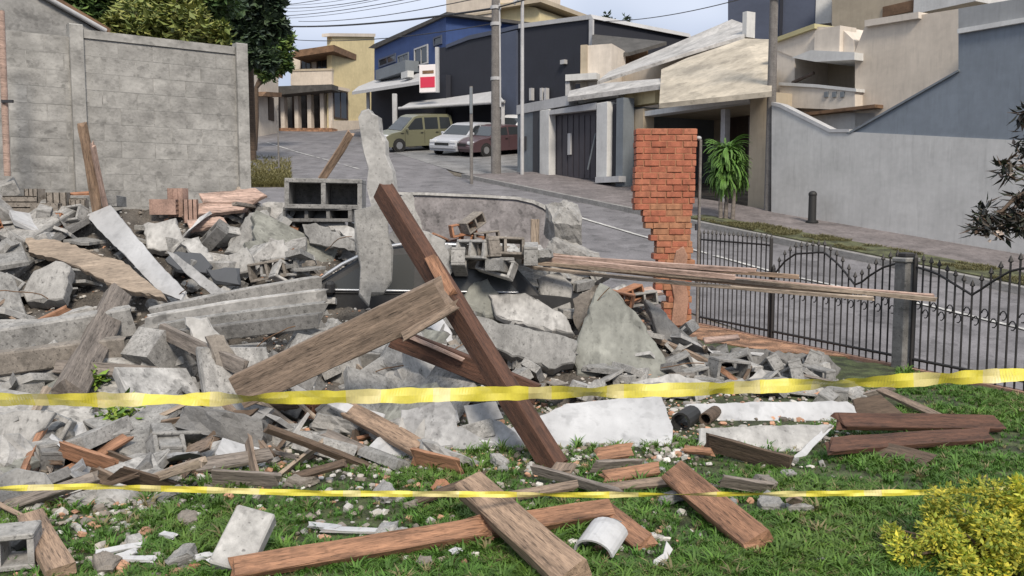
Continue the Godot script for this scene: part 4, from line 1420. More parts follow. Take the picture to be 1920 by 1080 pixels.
func zone(px: float, py: float) -> String:       # what a loose piece lies beside
	if py > 760:
		return "near the dark laths" if px < 450 else ("below the broad tan plank" if px < 900 else ("around the white metal sheet" if px < 1250 else "near the brown planks"))
	if py > 560:
		if px < 250: return "around the grey post"
		if px < 520: return "below the layered boards"
		if px < 700: return "behind the broad tan plank"
		if px < 950: return "beside the red timber"
		if px < 1100: return "by the long grey slab"
		return "around the large pale plastered piece" if px < 1280 else "near the iron fence"
	if px < 250: return "near the white folded sheet"
	if px < 480: return "below the block wall's end"
	if px < 700: return "by the hollow concrete frame"
	if px < 900: return "behind the red timber"
	return "under the long battens" if px < 1100 else "at the brick pillar's foot"

# where the pieces traced one by one lie; loose rubble keeps off them
const CLEAR := [[1070, 520, 1262, 728], [160, 384, 350, 562], [48, 440, 310, 562], [872, 584, 1084, 692], [270, 515, 622, 640], [120, 545, 245, 740], [590, 470, 680, 585], [900, 745, 1265, 840], [1280, 745, 1625, 880], [340, 585, 465, 710], [664, 380, 735, 570]]

func taken(x: float, y: float) -> bool:
	for e in CLEAR:
		if x > e[0] - 14 and x < e[2] + 14 and y > e[1] - 6 and y < e[3] + 26: return true
	return false

func make_debris() -> void:
	var r := RandomNumberGenerator.new()
	r.seed = 4711
	# lumps of concrete, render and brick all over the heap: one mesh per variety, each lump an object
	var lumps := []
	for k in 15: lumps.append(chunk_mesh(5 + k % 4, 100 + k, [0.25, 0.4, 0.55, 0.18, 0.32][k % 5], 0.08, true) if k % 5 == 1 else fragment_mesh(100 + k, 1.0, [0.75, 0.6, 0.5, 0.9, 0.62][k % 5], [0.22, 0.4, 0.5, 0.15, 0.30][k % 5]))
	var cm := ["conc_a", "conc_b", "conc_c", "conc_b", "conc_pale", "conc_pale"]
	for i in 310:
		var x := r.randf_range(-60, 1330) if i % 9 else r.randf_range(1250, 1560)
		var c := col(x)
		var y := lerpf(c[0] - 10, c[1] - 4, pow(r.randf(), 0.85))
		var s := r.randf_range(0.22, 0.40) + 0.40 * pow(r.randf(), 2.0)
		if x > 1250: s *= 0.6
		if taken(x, y):
			if y > 735: continue
			if s > 0.30: s *= 0.55
		var lk := r.randi_range(0, 14)
		var mk_ := r.randi_range(0, 5)
		var o = put(lumps[lk], "concrete_chunk", M[cm[mk_]], null, Transform3D(rand_basis(r, 0.9).scaled_local(Vector3(s * r.randf_range(0.8, 1.5), s * r.randf_range(0.6, 1.0), s)), hp(x, y, 0.02) + Vector3(0, -0.03, 0)))
		tag(o, "%s %s %s concrete chunk %s" % ["small" if s < 0.33 else ("large" if s > 0.50 else "middling"), ["grey", "light grey", "dark grey", "light grey", "whitish", "whitish"][mk_], ["flat", "blocky", "thick", "thin", "flattish"][lk % 5], zone(x, y)], "rubble", "concrete chunks in the heap")
	var flats := []
	for k in 6: flats.append(fragment_mesh(700 + k, 1.0, 0.8, 0.13))
	for i in 70:
		var x := r.randf_range(-40, 1260)
		var c := col(x)
		var y := lerpf(c[0] - 30, c[1], r.randf_range(0.1, 0.95))
		var s := r.randf_range(0.5, 0.85)
		var fk := i % 4
		if taken(x, y): continue
		var b := Basis(Vector3.UP, r.randf() * TAU)
		b = Basis(Vector3.RIGHT, r.randf_range(0.2, 1.1)) * Basis(Vector3.BACK, r.randf_range(-0.5, 0.5)) * b
		var o = put(flats[i % 6], "broken_slab", M[["conc_b", "conc_pale", "conc_a", "conc_green"][fk]], null, Transform3D(b.scaled_local(Vector3(s * 1.3, s * 0.8, s * 0.8)), hp(x, y, 0.10)))
		tag(o, "%s %s broken slab tipped over %s" % ["wide" if s > 0.68 else "narrow", ["light grey", "whitish", "grey", "greenish grey"][fk], zone(x, y)], "slab", "broken slabs in the heap")
	var clay := clay_mesh()
	for i in 42:
		var x := r.randf_range(820, 1330) if i % 3 else r.randf_range(-20, 700)
		var c := col(x)
		var y := lerpf(c[0], c[1], pow(r.randf(), 0.6))
		if taken(x, y): continue
		var o = put(clay, "hollow_brick", M[["brick3", "brick_dust", "conc_d"][i % 3]], null, Transform3D(rand_basis(r, 1.1), hp(x, y, 0.08)))
		tag(o, "%s hollow clay brick tumbled %s" % [["orange", "dusty tan", "grey dusted"][i % 3], zone(x, y)], "brick", "loose hollow bricks in the heap")
	var blk := block_mesh(0.39, 0.19, 0.14, 0.028, 2)
	for i in 80:
		var x := r.randf_range(-20, 1250)
		var c := col(x)
		var y := lerpf(c[0], c[1], r.randf_range(0.15, 0.95))
		if taken(x, y): continue
		var o = put(blk, "concrete_block", M[["conc_a", "conc_b", "conc_c"][i % 3]], null, Transform3D(rand_basis(r, 1.2), hp(x, y, 0.10)))
		tag(o, "%s two-cell concrete block tumbled %s" % [["grey", "light grey", "dark grey"][i % 3], zone(x, y)], "block", "loose concrete blocks in the heap")
	var sticks := []
	for k in 6: sticks.append(timber_mesh([0.5, 0.75, 1.0, 0.6, 1.3, 0.9][k], [0.05, 0.09, 0.06, 0.12, 0.05, 0.025][k], [0.03, 0.022, 0.05, 0.02, 0.04, 0.025][k], 0.06, 0.01, 300 + k))
	for i in 110:
		var x := r.randf_range(-60, 1300) if i % 6 else r.randf_range(1300, 1640)
		var c := col(x)
		var y := lerpf(c[0] + 10, c[1], r.randf())
		var b := Basis(Vector3.UP, r.randf() * TAU) * Basis(Vector3.BACK, r.randf_range(-0.5, 0.5)) * Basis(Vector3.RIGHT, r.randf() * 3)
		var wk := r.randi_range(0, 5)
		if taken(x, y): continue
		var o = put(sticks[i % 6], "timber_scrap", M[["wood_grey", "wood_tan", "wood_dark", "wood_redlight", "wood_grey", "wood_pale"][wk]], null, Transform3D(b, hp(x, y, 0.08)))
		tag(o, "%s %s timber scrap %s" % [["short", "flat", "square", "broad", "long thin", "slender"][i % 6], ["greyed", "tan", "dark brown", "reddish", "greyed", "pale"][wk], zone(x, y)], "timber", "timber scraps in the heap")
	var shard := []
	for k in 4: shard.append(chunk_mesh(4 + k, 400 + k, 0.035, 0.012))
	for i in 60:
		var x := r.randf_range(0, 1500)
		var c := col(x)
		var y := lerpf(c[0], c[1], r.randf())
		var s := r.randf_range(0.18, 0.5)
		if taken(x, y): continue
		var o = put(shard[i % 4], "sheet_shard", M[["sheet_white", "sheet_grey", "conc_pale", "sheet_grey"][r.randi_range(0, 3)]], null, Transform3D(rand_basis(r, 1.0).scaled_local(Vector3(s * 1.3, s, s)), hp(x, y, 0.10)))
		tag(o, "%s thin roofing sheet shard %s" % ["small" if s < 0.3 else "large", zone(x, y)], "sheet", "roofing sheet shards in the heap")

	var up := Vector3(0, 0.55, 0.85)
	# ---- towards the block wall
	slab("gutter_sheet", "long white folded metal sheet slanting down over the rubble", "sheet", [[160, 402], [206, 384], [252, 440], [302, 498], [347, 545], [338, 562], [300, 548], [238, 484], [186, 432]], Vector3(-0.35, 0.6, 0.7), 0.03, M.sheet_white, 0.45, 0.004)
	slab("gutter_lip", "pale dented metal strip lying beside the white folded sheet", "sheet", [[312, 470], [330, 476], [415, 542], [440, 552], [436, 560], [400, 556], [345, 510]], up, 0.02, M.sheet_grey, 0.5, 0.004)
	slab("plaster_board", "long pale beige board sloping beneath the white folded sheet", "board", [[48, 446], [110, 450], [230, 488], [302, 545], [310, 560], [215, 538], [150, 502], [95, 482], [52, 472]], Vector3(-0.1, 0.75, 0.65), 0.06, M.wood_pale, 0.35)
	slab("render_slab", "square beige render slab with a broken thick edge", "slab", [[42, 548], [62, 506], [104, 488], [132, 498], [118, 560], [50, 566]], Vector3(0.1, 0.6, 0.8), 0.14, M.conc_b, 0.3)
	timber("thick_beam", "thick weathered beam lying across behind the grey post", "beam", hp(-60, 652, 0.40), hp(252, 600, 0.45), 0.26, 0.16, 0.25, M.conc_b, 0.06)
	timber("thick_beam", "lower weathered beam under the thick one behind the grey post", "beam", hp(-60, 690, 0.40), hp(236, 650, 0.40), 0.18, 0.14, 0.2, M.conc_d, 0.10)
	var lay := [[276, 592, 612, 528, 0.14, "conc_b", "top"], [268, 606, 618, 552, 0.12, "conc_pale", "second"], [290, 620, 622, 576, 0.12, "conc_a", "third"], [330, 634, 616, 598, 0.13, "conc_c", "lowest"]]
	for e in lay:
		timber("layered_board", "%s of four greyed boards layered beside the buried car" % e[6], "board", hp(e[0], e[1], 0.62), hp(e[2], e[3], 0.85), e[4], 0.07, 0.30, M[e[5]], 0.10, -0.02)
	slab("pointed_slab", "pale pointed plaster slab leaning on the dark plank", "slab", [[344, 592], [388, 594], [414, 628], [424, 660], [398, 668], [362, 642]], Vector3(0.2, 0.5, 0.85), 0.05, M.conc_pale, 0.75)
	slab("pointed_slab", "brownish pointed slab propped under the tan cross plank", "slab", [[384, 630], [420, 628], [456, 690], [430, 712], [405, 690]], Vector3(0.3, 0.4, 0.85), 0.06, M.conc_d, 0.8)
	slab("grey_slab", "smooth grey slab tipped up near the block wall", "slab", [[420, 470], [468, 396], [500, 392], [524, 432], [512, 452], [452, 474]], Vector3(0.2, 0.65, 0.75), 0.12, M.conc_a, 0.2)
	slab("pale_slab", "pale square slab beside the buried car", "slab", [[480, 462], [532, 448], [548, 490], [530, 500], [490, 504]], Vector3(0.1, 0.5, 0.85), 0.09, M.conc_pale, 0.3)
	slab("pale_slab", "pale slab with chipped corner below the tipped grey slab", "slab", [[408, 486], [462, 462], [478, 502], [450, 512], [412, 508]], Vector3(-0.1, 0.5, 0.85), 0.08, M.conc_b, 0.3)
	slab("pale_slab", "wide whitish slab among the rubble under the wall", "slab", [[268, 420], [330, 408], [344, 452], [322, 472], [276, 466]], Vector3(0.1, 0.6, 0.8), 0.10, M.conc_pale, 0.25)
	slab("pale_slab", "small triangular whitish slab beside the blue panel", "slab", [[336, 452], [372, 442], [402, 490], [382, 500]], Vector3(0.0, 0.7, 0.7), 0.05, M.conc_pale, 0.3)
	slab("blue_sheet", "dark bluish dented metal sheet stuck in the rubble", "panel", [[308, 486], [326, 470], [376, 474], [398, 498], [386, 512], [330, 508]], up, 0.04, M.sheet_dark, 0.35, 0.004)
	slab("green_sheet", "dark greenish metal sheet half under a pale slab", "panel", [[386, 504], [448, 500], [450, 534], [400, 530]], up, 0.04, M.sheet_dark, 0.4, 0.004)
	slab("crushed_slab", "flat grey slab sloping from the hollow concrete frame", "slab", [[576, 398], [602, 390], [672, 434], [664, 448], [588, 414]], Vector3(-0.1, 0.8, 0.55), 0.05, M.conc_pale, 0.45)
	slab("crushed_slab", "flat grey slab end beneath the hollow concrete frame", "slab", [[566, 420], [590, 416], [664, 452], [664, 470], [580, 456]], Vector3(-0.1, 0.3, 0.95), 0.08, M.conc_a, 0.40)
	for e in [[[352, 384], [430, 372], [470, 378], [462, 392], [372, 402], [340, 404]], [[348, 412], [418, 404], [426, 418], [356, 432]], [[372, 362], [480, 352], [500, 364], [470, 380], [380, 380]]]:
		slab("pink_board", "dusty pinkish board lying under the end of the block wall", "board", e, Vector3(0, 0.7, 0.7), 0.05, M.wood_pink, 0.2, 0.006, 0.0, "pinkish boards under the wall")
	for e in [[308, 388, 1.0], [334, 380, 1.1], [358, 396, 0.9], [110, 392, 1.2], [132, 388, 1.1], [88, 396, 1.0], [150, 398, 0.9], [40, 384, 1.1], [66, 380, 1.0]]:
		var o = put(clay, "stacked_brick", M.brick_dust if e[0] > 290 else M.conc_d, null, Transform3D(Basis(Vector3.UP, r.randf_range(-0.4, 0.4)) * Basis(Vector3.BACK, PI / 2 if int(e[0]) % 4 else 0.0) * 1.25 * e[2], hp(e[0], e[1], 0.12)))
		tag(o, "pink hollow brick standing below the end of the block wall" if e[0] > 290 else "dusty brown hollow brick standing at the foot of the block wall", "brick", "bricks along the foot of the block wall")
	# planks standing against the wall
	timber("broken_plank", "split tan plank standing upright against the block wall", "plank", hp(186, 420, 0.0), at(153, 226, 9.3), 0.10, 0.035, 0.15, M.wood_bright, 0.12)
	timber("broken_plank", "narrow pale plank leaning beside the split tan plank", "plank", hp(204, 418, 0.0), at(172, 262, 9.3), 0.055, 0.03, 0.5, M.wood_pink, 0.10)
	timber("leaning_stick", "brown stick leaning up behind the hollow concrete frame", "stick", at(602, 338, 10.2), at(660, 246, 9.9), 0.085, 0.05, 0.2, M.wood_bright, 0.05)
	# dark post and planks in front
	timber("grey_post", "short thick grey brown post leaning in the rubble", "post", hp(126, 742, 0.30), hp(222, 552, 0.55), 0.21, 0.16, 0.25, M.wood_grey, 0.05)
	timber("dark_plank", "narrow dark plank lying across the pointed slabs", "plank", hp(300, 618, 0.75), hp(462, 692, 0.75), 0.12, 0.05, 0.4, M.wood_grey, 0.04)
	timber("grey_plank", "weathered grey plank end jutting out beneath the tape", "plank", hp(300, 700, 0.4), hp(100, 688, 0.4), 0.10, 0.05, 0.3, M.wood_grey, 0.05)
	# hollow concrete frame on the crest
	var hf = put(block_mesh(0.86, 0.34, 0.55, 0.05, 2, true), "hollow_block", M.conc_a, null, Transform3D(Basis(Vector3.UP, 0.08) * Basis(Vector3.BACK, -0.015), at(612, 364, 10.3)))
	tag(hf, "two-cell hollow concrete frame sitting on top of the heap", "block")
	var hg = put(block_mesh(0.80, 0.17, 0.45, 0.04, 3, true), "hollow_block", M.conc_c, null, Transform3D(Basis(Vector3.UP, -0.1), at(606, 402, 10.3)))
	tag(hg, "low three-cell concrete frame under the two-cell one", "block")
	# upright boards in the middle
	slab("upright_board", "tall whitish broken board standing upright out of the heap", "board", [[671, 220], [675, 206], [690, 203], [696, 211], [708, 217], [711, 246], [721, 262], [722, 290], [734, 318], [738, 352], [747, 404], [700, 406], [687, 352], [690, 318], [679, 282]], Vector3(-0.25, 0.15, 1), 0.10, M.conc_pale, 0.0, 0.0, 7.9)
	slab("upright_slab", "thick grey slab standing on edge beside the red timber", "slab", [[664, 394], [698, 386], [704, 378], [727, 376], [729, 440], [738, 468], [735, 528], [720, 550], [696, 554], [692, 574], [673, 552], [676, 500], [666, 452]], Vector3(0.2, 0.2, 1), 0.11, M.conc_a, 0.0, 0.0, 7.7)
	slab("upright_slab", "pale chipped slab standing behind the top of the red timber", "slab", [[742, 372], [772, 360], [792, 430], [836, 450], [846, 520], [810, 530], [770, 470]], Vector3(0.2, 0.3, 1), 0.07, M.conc_b, 0.0, 0.012, 7.6)
	# the crossed roof timbers
	timber("red_timber", "long dark red roof timber leaning over the heap", "timber", at(716, 354, 6.75), at(1046, 884, 5.5), 0.165, 0.11, 0.80, M.wood_red, 0.06)
	timber("tan_plank", "broad tan plank with a split end crossing the red timber", "plank", at(850, 546, 5.98), at(440, 738, 6.2), 0.255, 0.07, -0.15, M.wood_tan, 0.10)
	timber("tan_batten", "splintered tan batten along the split end of the broad plank", "batten", at(866, 566, 5.96), at(742, 640, 5.95), 0.06, 0.04, 0.2, M.wood_tan, 0.10)
	timber("red_rafter", "dark red rafter lying under the crossed timbers", "timber", at(736, 632, 7.0), at(1010, 742, 6.6), 0.17, 0.07, 0.25, M.wood_red, 0.04)
	timber("red_batten", "thin reddish batten lying along the dark red rafter", "batten", at(738, 618, 6.95), at(872, 676, 6.7), 0.03, 0.03, 0.2, M.wood_pink, 0.03)
	timber("nailed_block", "short splintered wood block nailed where the timbers cross", "timber", at(806, 480, 6.30), at(850, 560, 6.10), 0.09, 0.05, 0.1, M.wood_redlight, 0.06)
	slab("white_fragment", "white triangular plaster fragment under the crossed timbers", "fragment", [[760, 610], [830, 596], [868, 668], [810, 650]], Vector3(0, 0.7, 0.7), 0.03, M.sheet_white, 0.3)
	# ---- middle and towards the fence
	slab("fallen_plaster", "large pale green-grey plastered piece propped on the heap", "slab", [[1126, 528], [1160, 548], [1206, 604], [1246, 668], [1254, 722], [1170, 716], [1082, 702], [1076, 660], [1092, 612]], Vector3(0.12, 0.6, 0.8), 0.09, M.conc_green, 0.45, 0.01)
	slab("shade_face", "upright broken face with brown-grey shade painted in beside the large pale plastered piece", "fragment", [[1072, 560], [1112, 536], [1100, 590], [1082, 622], [1074, 604]], Vector3(-0.6, 0.2, 0.8), 0.08, M.conc_d, 0.35)  # the brown-grey colour paints in the shadow side of the plastered piece
	slab("grey_beam_slab", "long grey beam slab resting against the large pale plastered piece", "slab", [[876, 590], [980, 612], [1082, 636], [1078, 680], [1040, 692], [950, 662], [890, 634]], Vector3(0.05, 0.5, 0.86), 0.16, M.conc_a, 0.5, 0.014)
	slab("rubble_slab", "rounded pale slab end beside the long grey beam slab", "slab", [[866, 556], [888, 528], [914, 522], [938, 556], [924, 590], [878, 584]], Vector3(-0.1, 0.5, 0.85), 0.12, M.conc_green, 0.4)
	slab("rubble_slab", "flat pale slab behind the long grey beam slab", "slab", [[916, 552], [984, 548], [1062, 590], [1076, 624], [990, 610], [930, 590]], Vector3(0, 0.75, 0.65), 0.07, M.conc_pale, 0.35)
	slab("rubble_slab", "upright pinkish slab with a broken dark hole", "slab", [[1006, 522], [1048, 508], [1074, 536], [1072, 600], [1034, 596], [1012, 562]], Vector3(-0.1, 0.45, 0.9), 0.10, M.conc_b, 0.35)
	slab("shingle_slab", "broken grey slab sloping from the brick pillar foot", "slab", [[1210, 560], [1240, 578], [1300, 640], [1330, 672], [1290, 676], [1236, 630]], Vector3(0.15, 0.7, 0.7), 0.07, M.conc_c, 0.2)
	slab("pink_rubble", "dusty pink clay roof tile piece before the brick pillar", "tile", [[1168, 548], [1222, 536], [1246, 548], [1180, 566]], Vector3(0, 0.8, 0.6), 0.04, M.wood_pink, 0.25)
	slab("ash_bank", "long dark grey broken wall piece lying along the fence", "slab", [[1372, 652], [1440, 656], [1544, 662], [1578, 690], [1562, 714], [1420, 704], [1384, 690]], Vector3(0, 0.55, 0.85), 0.16, M.conc_c, 0.15, 0.02)
	slab("pale_chunk", "white chipped slab beside the hollow grey block", "slab", [[1258, 684], [1284, 664], [1322, 680], [1334, 706], [1300, 716], [1262, 708]], Vector3(0.1, 0.5, 0.85), 0.12, M.conc_pale, 0.2)
	slab("pale_chunk", "pale flake lying at the fence side of the hollow block", "slab", [[1400, 712], [1428, 690], [1460, 716], [1430, 726]], Vector3(0.1, 0.6, 0.8), 0.05, M.conc_pale, 0.25)
	var gb = put(block_mesh(0.36, 0.20, 0.19, 0.03, 1), "grey_block", M.conc_a, null, Transform3D(Basis(Vector3.UP, 0.35) * Basis(Vector3.BACK, -0.15), hp(1366, 692, 0.25)))
	tag(gb, "single-cell hollow grey block lying near the low iron fence", "block")
	slab("pink_plank", "short pink plank lying before the fence foot", "plank", [[1318, 632], [1384, 626], [1388, 634], [1322, 642]], Vector3(0, 0.8, 0.6), 0.03, M.wood_pink, 0.1, 0.003)
	slab("pale_chunk", "flat pale slab lying between the plastered piece and the tape", "slab", [[1180, 716], [1262, 700], [1332, 716], [1318, 742], [1210, 744]], Vector3(0, 0.75, 0.65), 0.06, M.conc_pale, 0.2)
	slab("pale_chunk", "long pale splinter of slab beside the dark wall piece", "slab", [[1424, 726], [1520, 712], [1604, 718], [1590, 738], [1460, 744]], Vector3(0, 0.75, 0.65), 0.05, M.conc_b, 0.15)
	slab("pale_chunk", "square grey slab piece lying before the hollow grey block", "slab", [[1330, 714], [1392, 708], [1412, 732], [1346, 742]], Vector3(0, 0.7, 0.7), 0.07, M.conc_a, 0.2)
	# rounded concrete lump and stake by the street
	var lump = put(chunk_mesh(9, 77, 0.8, 0.22, true), "concrete_lump", M.conc_b, null, Transform3D(Basis(Vector3.RIGHT, 0.5).scaled_local(Vector3(0.55, 0.62, 0.5)), at(1058, 425, 10.3)))
	tag(lump, "rounded pinkish grey concrete lump on the heap crest", "concrete")
	lump = put(chunk_mesh(7, 78, 0.4, 0.1, true), "concrete_lump", M.conc_b, null, Transform3D(Basis(Vector3.BACK, -0.5).scaled_local(Vector3(0.62, 0.5, 0.4)), at(1068, 474, 10.1)))
	tag(lump, "sloping grey concrete lump beneath the rounded one", "concrete")
	timber("pale_stake", "short pale timber stake sticking up from the crest", "stake", at(1004, 492, 10.3), at(1003, 410, 10.3), 0.10, 0.05, 0.1, M.wood_pale, 0.02)
	# hollow bricks heaped by the crest
	var hb := [[862, 470, 0.1], [886, 452, -0.2], [912, 446, 0.2], [846, 492, 0.0], [868, 430, 0.3], [900, 474, -0.1], [885, 418, 0.8], [940, 470, 0.1], [975, 482, -0.15], [1180, 552, 0.5], [1205, 560, 0.2], [1162, 560, -0.3]]
	for e in hb:
		var o = put(block_mesh(0.30, 0.15, 0.16, 0.022, 2), "wall_block", M[["conc_d", "brick3", "conc_b"][int(e[0]) % 3]], null, Transform3D(Basis(Vector3.UP, e[2]) * Basis(Vector3.BACK, e[2] * 0.6), hp(e[0], e[1], 0.25)))
		tag(o, "%s two-cell block piled at the crest %s" % [["brownish", "orange", "light grey"][int(e[0]) % 3], zone(e[0], e[1])], "block", "blocks piled at the crest by the red timber")
	# blocks and slabs that bury the car's roof, boot and bonnet
	var bur := []
	for i in 34:
		var px := r.randf_range(820, 1010) if i < 22 else r.randf_range(500, 575)
		var py := r.randf_range(462, 506) if i < 22 else r.randf_range(478, 520)
		var s := r.randf_range(0.20, 0.34)
		var q := at(px, py, 9.35 if i % 2 else 8.95)
		if i % 4 == 0:
			var o = put(blk, "concrete_block", M[["conc_b", "conc_d", "conc_pale"][i % 3]], null, Transform3D(rand_basis(r, 0.6), q))
			tag(o, "%s two-cell block fallen on the buried car's %s" % [["light grey", "brownish", "whitish"][i % 3], "boot" if i < 22 else "bonnet"], "block", "blocks on the buried car")
		else:
			var o = put(lumps[r.randi_range(0, 14)], "concrete_chunk", M[["conc_b", "conc_pale", "conc_a", "conc_d"][i % 4]], null, Transform3D(rand_basis(r, 0.6).scaled_local(Vector3(s * 1.3, s * 0.8, s)), q))
			tag(o, "%s concrete chunk fallen on the buried car's %s" % [["light grey", "whitish", "grey", "brownish"][i % 4], "boot" if i < 22 else "bonnet"], "rubble", "concrete chunks on the buried car")
	# blocks and slab pieces spread along the fence's foot
	for i in 44:
		var px := r.randf_range(1255, 1610)
		var py := r.randf_range(668, 745) + maxf(0.0, (px - 1450) * 0.10)
		var s := r.randf_range(0.16, 0.34)
		if i % 3 == 0:
			var o = put(blk, "concrete_block", M[["conc_a", "conc_pale", "conc_c"][i % 3]], null, Transform3D(rand_basis(r, 0.7) * 0.9, hp(px, py, 0.08)))
			tag(o, "grey two-cell block among the rubble along the iron fence", "block", "blocks along the fence")
		else:
			var fk := i % 4
			var o = put(flats[i % 6] if i % 2 else lumps[i % 15], "masonry_piece", M[["conc_a", "conc_b", "conc_pale", "conc_c"][fk]], null, Transform3D(rand_basis(r, 0.6).scaled_local(Vector3(s * 1.4, s, s)), hp(px, py, 0.06)))
			tag(o, "%s %s masonry piece along the iron fence's foot" % ["small" if s < 0.25 else "large", ["grey", "light grey", "whitish", "dark grey"][fk]], "rubble", "masonry pieces along the fence")
	# bent reinforcing bars and a loose cable
	for e in [[470, 660, 0.5], [930, 640, 0.6], [1090, 610, 0.5], [330, 560, 0.55], [1240, 690, 0.4], [700, 700, 0.4], [610, 470, 0.5], [90, 560, 0.6]]:
		var a := hp(e[0], e[1], 0.30)
		var pts := PackedVector3Array()
		var rd := PackedFloat32Array()
		var d := Vector3(r.randf_range(-0.7, 0.7), r.randf_range(0.1, 0.7), r.randf_range(0.2, 0.6)).normalized()
		for k in 9:
			pts.append(a); rd.append(0.005)
			a += d * e[2] / 8.0
			d = (d + Vector3(r.randf_range(-0.25, 0.25), r.randf_range(-0.30, 0.12), r.randf_range(-0.2, 0.2))).normalized()
		var mb := MB.new()
		mb.tube(pts, rd, 5)
		tag(put(mb.mesh(), "bent_rebar", M.roof_brown), "bent rusty reinforcing bar sticking out %s" % zone(e[0], e[1]), "rebar", "bent bars in the heap")
	# the bundle of long battens that reaches over the fence
	var ends := [[838, 462, 1752, 556, 0.045], [846, 474, 1600, 552, 0.04], [870, 482, 1758, 562, 0.04], [940, 474, 1420, 508, 0.045], [1010, 476, 1500, 520, 0.04], [860, 468, 1380, 520, 0.05], [980, 500, 1640, 560, 0.035]]
	var ek := 0
	for e in ends:
		var o = timber("long_batten", ["longest pinkish batten reaching over the fence", "tan batten ending above the iron gate leaf", "pale batten lying lowest of those that pass the pillar", "short pinkish batten ending at the plain fence panel", "tan batten starting at the pale stake", "broad pinkish batten ending beside the brick pillar", "pale batten under the rest of the bundle"][ek], "batten", at(e[0], e[1], 9.7 - ek * 0.06), at(e[2], e[3], 8.35 - ek * 0.05 + (1752 - e[2]) * 0.0011), e[4], 0.03, 0.3, M[["wood_pink", "wood_bright", "wood_pale", "wood_pink", "wood_bright", "wood_pink", "wood_pale"][ek]], 0.02, 0.03, "long battens reaching over the fence")
		ek += 1

